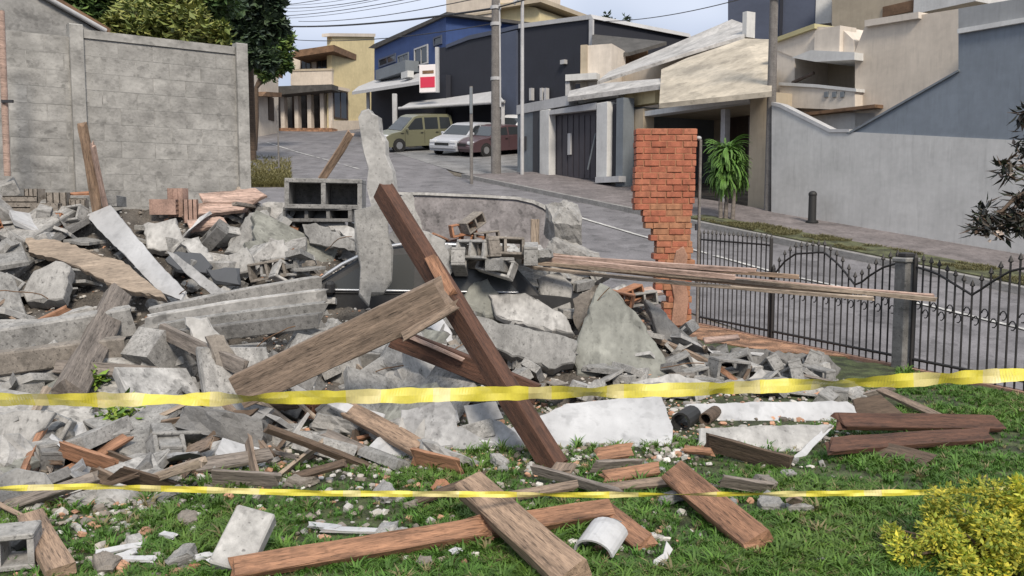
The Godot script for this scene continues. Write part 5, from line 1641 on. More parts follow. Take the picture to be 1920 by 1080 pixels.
# ---------------------------------------------------------------- what lies on the lawn and along the heap's foot
func make_foreground() -> void:
	var up := Vector3(0, 0.8, 0.6)
	slab("metal_sheet", "large bright white metal sheet lying at the heap's foot", "sheet", [[1062, 756], [1150, 748], [1240, 742], [1262, 800], [1258, 834], [1120, 842], [1000, 836], [896, 828], [1000, 786]], Vector3(0.05, 0.85, 0.55), 0.015, M.sheet_white, 0.35, 0.006)
	slab("white_board", "long white board lying toward the brown boards", "board", [[1284, 758], [1440, 752], [1592, 752], [1620, 772], [1614, 790], [1480, 792], [1350, 794], [1296, 782]], Vector3(0, 0.8, 0.6), 0.04, M.sheet_white, 0.30, 0.006)
	slab("white_board", "wide whitish board half under the long white board", "board", [[1312, 802], [1430, 796], [1562, 796], [1520, 836], [1440, 872], [1300, 880]], Vector3(0, 0.85, 0.5), 0.03, M.conc_pale, 0.15, 0.006)
	slab("brown_board", "folded brown board beside the long white board", "board", [[1598, 748], [1652, 738], [1712, 792], [1690, 822], [1616, 806]], Vector3(-0.2, 0.75, 0.65), 0.03, M.wood_dark, 0.15, 0.006)
	timber("brown_plank", "dark red plank pointing toward the fence across the grass", "plank", lawn_at(1560, 826) + Vector3(0, 0.14, 0), lawn_at(1884, 812) + Vector3(0, 0.07, 0), 0.14, 0.04, -0.75, M.wood_red, 0.10)
	timber("brown_plank", "second red brown plank crossing below the first on the grass", "plank", lawn_at(1540, 866) + Vector3(0, 0.10, 0), lawn_at(1868, 828) + Vector3(0, 0.05, 0), 0.13, 0.04, -0.8, M.wood_red, 0.12)
	timber("brown_plank", "pale-edged thin plank slanting over the folded brown board", "plank", lawn_at(1648, 752) + Vector3(0, 0.10, 0), lawn_at(1790, 804) + Vector3(0, 0.04, 0), 0.06, 0.03, -0.6, M.wood_tan, 0.06)
	timber("brown_plank", "short dark plank under the folded brown board", "plank", lawn_at(1600, 846) + Vector3(0, 0.05, 0), lawn_at(1760, 880) + Vector3(0, 0.03, 0), 0.15, 0.03, -0.8, M.wood_dark, 0.15)
	slab("bent_flashing", "thin bent metal strip at the end of the wide whitish board", "strip", [[1486, 858], [1556, 794], [1564, 798], [1500, 866]], Vector3(0.3, 0.8, 0.5), 0.01, M.sheet_white, 0.2, 0.003)
	# short pipes
	for e in [[1276, 792, 0.075, "short dark rubber pipe lying beside the bright metal sheet"], [1322, 786, 0.05, "short brown clay pipe beside the dark rubber pipe"]]:
		var mb := MB.new()
		var o := hp(e[0], e[1], 0.3)
		var n := 14
		for k in n:
			var a0 := TAU * k / n
			var a1 := TAU * (k + 1) / n
			for rr in [[e[2], 1.0], [e[2] * 0.8, -1.0]]:
				var d0: Vector3 = Vector3(cos(a0), sin(a0), 0) * rr[0]
				var d1: Vector3 = Vector3(cos(a1), sin(a1), 0) * rr[0]
				mb._face([d0, d1, d1 + Vector3(0, 0, -0.28), d0 + Vector3(0, 0, -0.28)], (d0 + d1) * rr[1])
			var q := [Vector3(cos(a0), sin(a0), 0), Vector3(cos(a1), sin(a1), 0)]
			mb._face([q[0] * e[2], q[1] * e[2], q[1] * e[2] * 0.8, q[0] * e[2] * 0.8], Vector3.BACK)
		tag(put(mb.mesh(), "short_pipe", M.plastic_black if e[2] > 0.06 else M.wood_dark, null, Transform3D(Basis(Vector3.UP, -0.5), o)), e[3], "pipe")
	# boards under the crossed timbers
	timber("front_plank", "tan plank lying toward the lawn under the tape", "plank", hp(652, 768, 0.35), lawn_at(790, 872) + Vector3(0, 0.10, 0), 0.13, 0.05, -0.5, M.wood_bright, 0.03)
	slab("white_strip", "white painted board lying above the front tan plank", "board", [[612, 756], [640, 752], [722, 776], [716, 788], [660, 780]], up, 0.03, M.sheet_white, 0.4, 0.004)
	slab("white_sheet", "crumpled white sheet under the foot of the red timber", "sheet", [[752, 768], [844, 752], [858, 800], [940, 790], [986, 832], [980, 866], [800, 866], [742, 832]], Vector3(0, 0.7, 0.7), 0.015, M.sheet_grey, 0.25, 0.02)
	slab("white_sheet", "torn standing flap of white sheet before the red timber", "sheet", [[742, 836], [752, 780], [770, 826], [796, 784], [796, 846]], Vector3(0.1, 0.3, 0.9), 0.012, M.conc_pale, 0.4, 0.006)
	slab("grey_sheet", "dented grey metal sheet propped beside the red timber's foot", "panel", [[868, 760], [930, 752], [944, 784], [880, 802]], Vector3(-0.1, 0.5, 0.85), 0.02, M.sheet_grey, 0.5, 0.004)
	# dark tangle under the tape
	var rr := RandomNumberGenerator.new()
	rr.seed = 88
	for i in 46:
		var x := rr.randf_range(80, 160) if i < 26 else rr.randf_range(400, 640)
		var y := rr.randf_range(770, 890) if i < 26 else rr.randf_range(780, 850)
		var a := hp(x, y, 0.10)
		var b := a + Vector3(rr.randf_range(-0.15, 0.15), rr.randf_range(-0.4, 0.05), rr.randf_range(0.05, 0.3)) * (1.0 if i < 26 else 0.8)
		b.y = maxf(b.y, 0.02)
		timber("roof_lath", "thin %s lath hanging %s" % ["dark" if i % 3 else "greyed", "beside the broad pale board" if i < 26 else "by the front tan plank"], "lath", a, b, rr.randf_range(0.015, 0.035), 0.012, rr.randf(), M.wood_dark if i % 3 else M.wood_grey, 0.05, 0.0, "dark laths at the heap's foot")
	slab("broad_board", "broad pale board sloping down at the heap's foot", "board", [[-40, 772], [60, 768], [104, 772], [60, 826], [-10, 880], [-60, 880]], Vector3(0.15, 0.6, 0.8), 0.04, M.conc_b, 0.4, 0.01)
	slab("curved_board", "dark brown board slanting under the tape near the laths", "board", [[440, 768], [486, 764], [420, 818], [380, 850], [372, 830]], Vector3(0.3, 0.6, 0.8), 0.04, M.wood_dark, 0.35, 0.006)
	slab("foot_slab", "jagged purple-grey slab standing on the lawn's edge", "slab", [[-20, 905], [30, 876], [84, 886], [110, 930], [112, 968], [84, 1000], [40, 996], [-20, 960]], Vector3(0.2, 0.5, 0.85), 0.10, M.conc_a, 0.05, 0.012)
	slab("foot_slab", "lower broken slab beneath the jagged purple-grey one", "slab", [[-30, 985], [40, 990], [56, 1012], [30, 1030], [-30, 1028]], Vector3(0.1, 0.6, 0.8), 0.10, M.conc_c, 0.0, 0.012, 4.15)
	timber("tan_offcut", "short thick tan offcut lying on the lawn by the slabs", "timber", lawn_at(60, 1004) + Vector3(0, 0.10, 0), lawn_at(118, 1094) + Vector3(0, 0.05, 0), 0.12, 0.06, -0.3, M.wood_bright, 0.02)
	var cb = put(block_mesh(0.30, 0.17, 0.19, 0.028, 2), "concrete_block", M.conc_b, null, Transform3D(Basis(Vector3.UP, 0.3), lawn_at(6, 1062) + Vector3(0, 0.09, 0)))
	tag(cb, "hollow block on the grass beside the thick tan offcut", "block")
	# the grey block on the grass
	var gb := MB.new()
	gb.rbox(Vector3.ZERO, Vector3(0.19, 0.30, 0.08), 0.008)
	tag(put(gb.mesh(), "kerb_block", M.conc_pale, null, Transform3D(Basis(Vector3.UP, -0.12) * Basis(Vector3.BACK, -0.22) * Basis(Vector3.RIGHT, -0.85), lawn_at(458, 1062) + Vector3(0, 0.12, 0))), "clean pale grey rectangular block lying on the grass", "block")
	# white splinters on the grass
	var sp := [[170, 1052, 270, 1036], [180, 1058, 296, 1064], [205, 1062, 262, 1046], [575, 994, 640, 1004], [600, 1002, 720, 1010], [842, 1050, 866, 1042], [352, 1062, 402, 1054], [300, 1010, 330, 1022], [385, 1068, 420, 1060]]
	for e in sp:
		timber("white_splinter", "white painted wood splinter lying on the grass", "splinter", lawn_at(e[0], e[1]) + Vector3(0, 0.03, 0), lawn_at(e[2], e[3]) + Vector3(0, 0.04, 0), 0.035, 0.014, -0.9, M.sheet_white, 0.03, 0.0, "white splinters on the grass")
	# crossing beams in front
	timber("lawn_beam", "long reddish beam lying on the grass before the heap", "beam", lawn_at(428, 1090) + Vector3(0, 0.05, 0), lawn_at(1150, 985) + Vector3(0, 0.09, 0), 0.10, 0.06, -0.45, M.wood_redlight, 0.03)
	timber("lawn_beam", "thick tan beam pointing out over the grass toward the lawn edge", "beam", lawn_at(880, 978) + Vector3(0, 0.20, 0), lawn_at(1080, 1120) + Vector3(0, 0.08, 0), 0.16, 0.10, -0.35, M.wood_bright, 0.02)
	timber("lawn_beam", "short red brown beam end on the grass near the hedge", "beam", lawn_at(1262, 930) + Vector3(0, 0.14, 0), lawn_at(1424, 1040) + Vector3(0, 0.05, 0), 0.15, 0.08, -0.25, M.wood_redlight, 0.02)
	timber("lawn_beam", "dull red plank half sunk in the grass beside the tile", "beam", lawn_at(1130, 980) + Vector3(0, 0.06, 0), lawn_at(1216, 1034) + Vector3(0, 0.02, 0), 0.12, 0.05, -0.5, M.wood_redlight, 0.05)
	for k in 5:
		timber("splinter", "thin brown splinter sticking from the crossing beams on the grass", "splinter", lawn_at(852 + k * 12, 1000 + (k % 3) * 12) + Vector3(0, 0.05, 0.02), lawn_at(905 + k * 6, 1016 + k * 4) + Vector3(0, 0.14 - k * 0.02, 0.02), 0.02, 0.012, 0.3, M.wood_redlight, 0.04, 0.0, "splinters at the crossing beams")
	# curved roof tile
	var tm := MB.new()
	var n := 12
	for k in n:
		var a0 := PI * k / n
		var a1 := PI * (k + 1) / n
		var o0 := Vector3(cos(a0) * 0.10, sin(a0) * 0.075, 0)
		var o1 := Vector3(cos(a1) * 0.10, sin(a1) * 0.075, 0)
		var L := Vector3(0, 0, -0.2)
		tm._face([o0, o1, o1 + L, o0 + L], o0 + o1)
		tm._face([o0 * 0.88, o1 * 0.88, o1 * 0.88 + L, o0 * 0.88 + L], -(o0 + o1))
		tm._face([o0, o1, o1 * 0.88, o0 * 0.88], Vector3.BACK)
		tm._face([o0 + L, o1 + L, o1 * 0.88 + L, o0 * 0.88 + L], Vector3.FORWARD)
	tag(put(tm.mesh(), "curved_tile", M.sheet_white, null, Transform3D(Basis(Vector3.UP, -0.5) * Basis(Vector3.RIGHT, 0.25), lawn_at(1112, 1050) + Vector3(0, 0.03, 0))), "white curved roof tile lying on the grass", "tile")
	slab("white_shard", "thin white pointed shard standing in the grass", "shard", [[1222, 1080], [1226, 1050], [1244, 1038], [1250, 1014], [1262, 1030], [1250, 1052], [1246, 1086]], Vector3(0.1, 0.4, 0.9), 0.01, M.sheet_white, 0.0, 0.003, 3.95)
	slab("garden_stone", "brown garden stone in the grass beside the yellow hedge", "stone", [[1640, 1036], [1652, 1018], [1690, 1012], [1716, 1030], [1722, 1066], [1690, 1074], [1650, 1064]], Vector3(0, 0.6, 0.8), 0.14, M.conc_d, 0.0, 0.012, 4.1)
	# more pieces along the heap's foot and scattered over the lawn
	var lumps := []
	for k in 6: lumps.append(chunk_mesh(5 + k % 3, 500 + k, 0.4, 0.1, true))
	for i in 46:
		var x := rr.randf_range(150, 1560)
		var y := rr.randf_range(840, 985) if i % 3 else rr.randf_range(985, 1075)
		var s := rr.randf_range(0.05, 0.17)
		var ck := rr.randi_range(0, 4)
		var o = put(lumps[i % 6], "lawn_rubble", M[["conc_a", "conc_pale", "conc_d", "brick3", "conc_b"][ck]], null, Transform3D(rand_basis(rr, 0.5).scaled_local(Vector3(s * 1.3, s, s)), lawn_at(x, y) + Vector3(0, s * 0.2, 0)))
		tag(o, "%s %s lump of rubble in the grass %s" % ["tiny" if s < 0.09 else ("small" if s < 0.13 else "fist-sized"), ["grey", "whitish", "brownish", "orange", "light grey"][ck], zone(x, y)], "rubble", "rubble lumps on the grass")
	for i in 20:
		var x := rr.randf_range(180, 1500)
		var y := rr.randf_range(850, 965)
		var a := lawn_at(x, y) + Vector3(0, 0.04, 0)
		var b := a + Vector3(rr.randf_range(-0.6, 0.6), rr.randf_range(0, 0.12), rr.randf_range(-0.4, 0.3))
		timber("loose_board", "loose %s board on the lawn edge %s" % [["tan", "reddish", "grey", "dark"][i % 4], zone(x, y)], "board", a, b, rr.randf_range(0.05, 0.14), 0.025, -0.7, M[["wood_tan", "wood_redlight", "wood_grey", "wood_dark"][i % 4]], 0.06, 0.0, "loose boards between heap and lawn")
	# yellow-green hedge
	var hc := lawn_at(1830, 1040)
	var hg = thing("golden_hedge", "low rounded yellow green hedge at the corner of the lawn", "hedge", hc)
	var hb := [blob(1800, 985, 4.15, 80, 60), blob(1880, 945, 4.15, 80, 50), blob(1735, 1035, 4.0, 75, 50), blob(1700, 1010, 4.15, 40, 30), blob(1830, 1020, 3.95, 90, 60), blob(1870, 1050, 4.0, 95, 80), blob(1960, 1000, 4.1, 90, 100), blob(1780, 1090, 3.9, 80, 60)]
	var st := MB.new()
	for b in hb:
		for k in 3:
			var e: Vector3 = b[0] + Vector3(rr.randf_range(-0.5, 0.5), rr.randf_range(-0.2, 0.6), rr.randf_range(-0.5, 0.5)) * b[1]
			var f := Vector3(lerpf(hc.x, b[0].x, 0.7), 0.0, lerpf(hc.z, b[0].z, 0.7))
			st.tube(PackedVector3Array([f, f.lerp(e, 0.5) + Vector3(0.02, 0.03, 0), e]), PackedFloat32Array([0.012, 0.008, 0.003]), 5)
	put(st.mesh(), "stem", M.wood_dark, hg)
	crown("foliage", hg, hb, 17000, [Color(0.33, 0.39, 0.05), Color(0.24, 0.33, 0.045), Color(0.20, 0.27, 0.04), Color(0.36, 0.42, 0.06), Color(0.46, 0.47, 0.07), Color(0.56, 0.52, 0.06), Color(0.66, 0.58, 0.07), Color(0.42, 0.45, 0.06), Color(0.60, 0.55, 0.08)], leaf_mesh(1.0, 0.6), 0.028, 12, 1.2, M.hedge_leaf)
	# a few weeds growing through the heap
	for e in [[230, 780, 0.16, "bright weed growing out under the tape"], [180, 712, 0.10, "small weed sprouting beside the grey post"]]:
		var b := hp(e[0], e[1], 0.25)
		var w = thing("weed", e[3], "plant", b)
		var sm := MB.new()
		sm.rod(b - Vector3(0, 0.1, 0), b + Vector3(0, 0.08, 0), 0.006, 0.003, 5)
		put(sm.mesh(), "stem", M.verge, w)
		crown("leaves", w, [[b + Vector3(0, 0.03, 0), Vector3(e[2], e[2] * 0.6, e[2])]], 160, [Color(0.14, 0.24, 0.02), Color(0.22, 0.30, 0.04), Color(0.07, 0.14, 0.02)], leaf_mesh(1.0, 0.5), 0.07, 31, 0.6)

# ---------------------------------------------------------------- iron fence
func make_fence() -> void:
	var pt := func(D, y, off := 0.0): return Vector3(fence_x(D) + off * 0.927, y, -D + off * 0.375)
	# top profile of the pickets, by pixel column
	var prof := [[1300, 436], [1446, 446], [1450, 506], [1470, 478], [1492, 462], [1545, 458], [1575, 482], [1608, 522], [1634, 500], [1660, 484], [1690, 476], [1722, 484], [1760, 496], [1828, 536], [1866, 508], [1900, 488], [1960, 478], [2060, 520], [2160, 480], [2300, 500]]
	var topy := func(D):
		var X := fence_x(D)
		var px: float = 960.0 + F * X / D
		for i in prof.size() - 1:
			if px >= prof[i][0] and px <= prof[i + 1][0]:
				var py := lerpf(prof[i][1], prof[i + 1][1], (px - prof[i][0]) / float(prof[i + 1][0] - prof[i][0]))
				return at(px, py, D).y
		return 1.15
	var base := func(px): return 7.735 / ((px - 960.0) / F + 0.405)      # depth of the fence line at a pixel column
	var panels := [[1312, 1446, "plain iron fence panel between the brick pillar and the gate leaf"], [1452, 1684, "arched iron gate leaf with spiked pickets before the street"], [1718, 2200, "scalloped iron fence panel running on past the concrete pillar"]]
	for pn in panels:
		var d0: float = base.call(pn[0])
		var d1: float = base.call(pn[1])
		var f = thing("iron_fence", pn[2], "fence", pt.call((d0 + d1) / 2, 0.0))
		var n := int((d0 - d1) * 1.079 / 0.096)
		var last := Vector3.ZERO
		var rail := MB.new()
		for i in n + 1:
			var D := lerpf(d0, d1, float(i) / n)
			var ty: float = topy.call(D)
			var mb := MB.new()
			var lo: Vector3 = pt.call(D, 0.02)
			var hi: Vector3 = pt.call(D, ty)
			mb.box((lo + hi) / 2, Vector3(0.014, ty - 0.02, 0.014))
			# spear point
			var s := 0.018
			for k in 4:
				var a := Vector3(s if k == 0 or k == 3 else -s, 0, s if k < 2 else -s)
				var b := Vector3(s if k == 3 or k == 2 else -s, 0, s if k == 0 or k == 3 else -s)
				mb._face([hi + a, hi + b, hi + Vector3(0, 0.06, 0)], a + b)
				mb._face([hi + a, hi + b, hi - Vector3(0, 0.02, 0)], a + b)
			put(mb.mesh(), "picket", M.iron, f)
			var rp: Vector3 = pt.call(D, ty - 0.09)
			if i > 0:
				var q0 := last
				rail.tube(PackedVector3Array([q0, rp]), PackedFloat32Array([0.012, 0.012]), 5)
				if pn[0] > 1400:
					var sc := MB.new()
					var mid: Vector3 = pt.call((D + lerpf(d0, d1, float(i - 1) / n)) / 2, 0.62 + (0.05 if i % 2 else -0.03))
					var dir := Vector3(-0.375, 0, -0.927)
					var ring := PackedVector3Array()
					var rd := PackedFloat32Array()
					for k in 9:
						var t := TAU * k / 10.0
						ring.append(mid + dir * cos(t) * 0.032 + Vector3.UP * sin(t) * 0.042); rd.append(0.006)
					sc.tube(ring, rd, 5)
					put(sc.mesh(), "scroll", M.iron, f)
			last = rp
		put(rail.mesh(), "top_rail", M.iron, f)
		var lr := MB.new()
		lr.rod(pt.call(d0, 0.11), pt.call(d1, 0.11), 0.016, 0.016, 6)
		put(lr.mesh(), "bottom_rail", M.iron, f)
		for e in [d0, d1]:
			var sm := MB.new()
			var ty: float = topy.call(e)
			sm.box(pt.call(e, ty / 2), Vector3(0.035, ty, 0.035))
			put(sm.mesh(), "end_stile", M.iron, f)
	# low kerb wall under it
	var kw = thing("fence_plinth", "low reddish plinth under the iron fence", "wall", pt.call(10.5, 0.0))
	var km := MB.new()
	km.prism(PackedVector3Array([pt.call(12.8, 0.02, 0.06), pt.call(5.6, 0.02, 0.06), pt.call(5.6, 0.02, -0.06), pt.call(12.8, 0.02, -0.06)]), Vector3(0, -1.4, 0), 0.01)
	put(km.mesh(), "wall", M.render_pink, kw)
	# square concrete pillar
	var pp: Vector3 = pt.call(9.1, 0.0)
	var pc = thing("fence_pillar", "square grey concrete fence pillar with a flat cap", "pillar", pp)
	var pm := MB.new()
	pm.rbox(pp + Vector3(0, 0.42, 0), Vector3(0.16, 1.36, 0.16), 0.012, Basis(Vector3.UP, 0.38))
	put(pm.mesh(), "shaft", M.conc_c, pc)
	pm = MB.new()
	pm.rbox(pp + Vector3(0, 1.12, 0), Vector3(0.20, 0.05, 0.20), 0.012, Basis(Vector3.UP, 0.38))
	put(pm.mesh(), "cap", M.conc_a, pc)
	pm = MB.new()
	pm.rbox(pp + Vector3(0, 1.17, 0), Vector3(0.12, 0.05, 0.12), 0.012, Basis(Vector3.UP, 0.38))
	put(pm.mesh(), "finial", M.iron, pc)
	# warm trodden soil inside the fence
	var sp := MB.new()
	var q := PackedVector3Array()
	for e in [[12.6, 0.05], [9.7, 0.0], [9.8, -0.9], [10.6, -1.2], [11.6, -1.0], [12.3, -0.6]]: q.append(pt.call(e[0], 0.012, e[1]))
	sp.prism(q, Vector3(0, -0.05, 0))
	structure(sp.mesh(), "bare_soil", M.orange_soil)

# ---------------------------------------------------------------- cars (built along x, nose at +x)
func car(called, label, spec: Dictionary, paint, xf: Transform3D, window_mat = M.window_glass):
	var o = thing(called, label, "car", xf.origin)
	o.transform = xf
	var W: float = spec.w / 2.0
	var loft := func(poly: Array, hw: float, hw_top: float, ylo: float, yhi: float, inset: float):
		var mb := MB.new()
		var c := Vector2.ZERO
		for p in poly: c += Vector2(p[0], p[1]) / poly.size()
		var m := poly.size()
		var width := func(y): return lerpf(hw, hw_top, clampf((y - ylo) / (yhi - ylo), 0, 1))
		var ring := func(s, k, inner):
			var p := Vector2(poly[k][0], poly[k][1])
			if inner:
				var d := c - p
				p += d.normalized() * inset
				return Vector3(p.x, p.y, s * width.call(p.y))
			return Vector3(p.x, p.y, s * (width.call(p.y) - inset * 0.9))
		var flat := PackedVector2Array()
		for p in poly: flat.append(Vector2(p[0], p[1]))
		var idx := Geometry2D.triangulate_polygon(flat)
		for s in [-1.0, 1.0]:
			for i in range(0, idx.size(), 3):
				mb._face([ring.call(s, idx[i], true), ring.call(s, idx[i + 1], true), ring.call(s, idx[i + 2], true)], Vector3(0, 0, s))
			for i in m:
				var j := (i + 1) % m
				var mid := (Vector2(poly[i][0], poly[i][1]) + Vector2(poly[j][0], poly[j][1])) / 2 - c
				var out := Vector3(mid.x, mid.y, s * 0.6)
				mb._face([ring.call(s, i, false), ring.call(s, j, false), ring.call(s, j, true)], out)
				mb._face([ring.call(s, i, false), ring.call(s, j, true), ring.call(s, i, true)], out)
		for i in m:
			var j := (i + 1) % m
			var mid := (Vector2(poly[i][0], poly[i][1]) + Vector2(poly[j][0], poly[j][1])) / 2 - c
			mb._face([ring.call(-1.0, i, false), ring.call(-1.0, j, false), ring.call(1.0, j, false), ring.call(1.0, i, false)], Vector3(mid.x, mid.y, 0))
		return mb.mesh()
	var body = put(loft.call(spec.body, W, W * 0.97, 0.2, spec.belt, 0.05), "body", paint, o, Transform3D.IDENTITY)
	var ytop := 0.0
	for p in spec.cabin: ytop = maxf(ytop, p[1])
	var Wt := W * 0.80
	put(loft.call(spec.cabin, W * 0.955, Wt, spec.belt, ytop, 0.035), "cabin", paint, o, Transform3D.IDENTITY)
	var zat := func(y): return lerpf(W * 0.955, Wt, clampf((y - spec.belt) / (ytop - spec.belt), 0, 1)) + 0.006
	for s in [-1.0, 1.0]:
		for w in spec.windows:
			var q := PackedVector3Array()
			for p in w: q.append(Vector3(p[0], p[1], s * zat.call(p[1])))
			var mb := MB.new()
			mb.prism(q, Vector3(0, 0, -s * 0.02))
			put(mb.mesh(), "side_window", window_mat, o, Transform3D.IDENTITY)
	for g in [["windscreen", spec.screen], ["rear_window", spec.rear]]:
		var a: Array = g[1][0]
		var b: Array = g[1][1]
		var mb := MB.new()
		var d := Vector3(b[0] - a[0], b[1] - a[1], 0)
		var nn := Vector3(d.y, -d.x, 0).normalized() * (1.0 if g[0] == "windscreen" else -1.0)
		if nn.y < 0: nn = -nn
		var za: float = zat.call(a[1]) - 0.09
		var zb: float = zat.call(b[1]) - 0.09
		mb.prism(PackedVector3Array([Vector3(a[0], a[1], -za) + nn * 0.008, Vector3(a[0], a[1], za) + nn * 0.008, Vector3(b[0], b[1], zb) + nn * 0.008, Vector3(b[0], b[1], -zb) + nn * 0.008]), -nn * 0.03)
		put(mb.mesh(), g[0], M.window_glass, o, Transform3D.IDENTITY)
	for wx in spec.wheels:
		for s in [-1.0, 1.0]:
			var wm := MB.new()
			var c := Vector3(wx, spec.wr, s * (W - 0.09))
			wm.tube(PackedVector3Array([c + Vector3(0, 0, -0.11), c + Vector3(0, 0, -0.08), c + Vector3(0, 0, 0.08), c + Vector3(0, 0, 0.11)]), PackedFloat32Array([spec.wr - 0.04, spec.wr, spec.wr, spec.wr - 0.04]), 20)
			var wheel = put(wm.mesh(), "wheel", M.tyre, o, Transform3D.IDENTITY)
			var rm := MB.new()
			rm.tube(PackedVector3Array([c + Vector3(0, 0, s * 0.10), c + Vector3(0, 0, s * 0.122)]), PackedFloat32Array([spec.wr * 0.62, spec.wr * 0.56]), 16)
			put(rm.mesh(), "rim", M.rim_alloy, wheel, Transform3D.IDENTITY)
			var am := MB.new()
			am.tube(PackedVector3Array([c + Vector3(0, 0, -s * 0.05), c + Vector3(0, 0, s * 0.094)]), PackedFloat32Array([spec.wr * 1.17, spec.wr * 1.17]), 20)
			put(am.mesh(), "wheel_arch", M.tyre, body, Transform3D.IDENTITY)
	for s in [-1.0, 1.0]:
		var h := MB.new()
		h.rbox(Vector3(spec.nose - 0.10, spec.lamp, s * (W - 0.24)), Vector3(0.22, 0.15, 0.36), 0.03)
		put(h.mesh(), "headlight", M.lamp_clear, o, Transform3D.IDENTITY)
		h = MB.new()
		h.rbox(Vector3(spec.tail + 0.08, spec.lamp + 0.12, s * (W - 0.12)), Vector3(0.18, 0.28, 0.18), 0.03)
		put(h.mesh(), "tail_light", M.lamp_red, o, Transform3D.IDENTITY)
		h = MB.new()
		h.rbox(Vector3(spec.screen[0][0] - 0.25, spec.belt + 0.07, s * (W + 0.07)), Vector3(0.09, 0.13, 0.17), 0.025)
		put(h.mesh(), "mirror", paint, o, Transform3D.IDENTITY)
		for d in spec.doors:
			h = MB.new()
			h.box(Vector3(d, (spec.belt + 0.34) / 2, s * (W + 0.0005)), Vector3(0.012, spec.belt - 0.40, 0.006))
			put(h.mesh(), "door_gap", M.tyre, body, Transform3D.IDENTITY)
			h = MB.new()
			h.rbox(Vector3(d + 0.16, spec.belt - 0.10, s * (W + 0.012)), Vector3(0.16, 0.03, 0.03), 0.008)
			put(h.mesh(), "door_handle", M.tyre, body, Transform3D.IDENTITY)
	var bp := MB.new()
	bp.rbox(Vector3(spec.nose - 0.02, 0.42, 0), Vector3(0.14, 0.20, spec.w * 0.9), 0.04)
	put(bp.mesh(), "front_bumper", M.plastic_black if spec.get("dark_bumper", false) else paint, o, Transform3D.IDENTITY)
	bp = MB.new()
	bp.rbox(Vector3(spec.nose + 0.055, 0.56, 0), Vector3(0.03, 0.12, spec.w * 0.5), 0.01)
	put(bp.mesh(), "grille", M.tyre, o, Transform3D.IDENTITY)
	return o

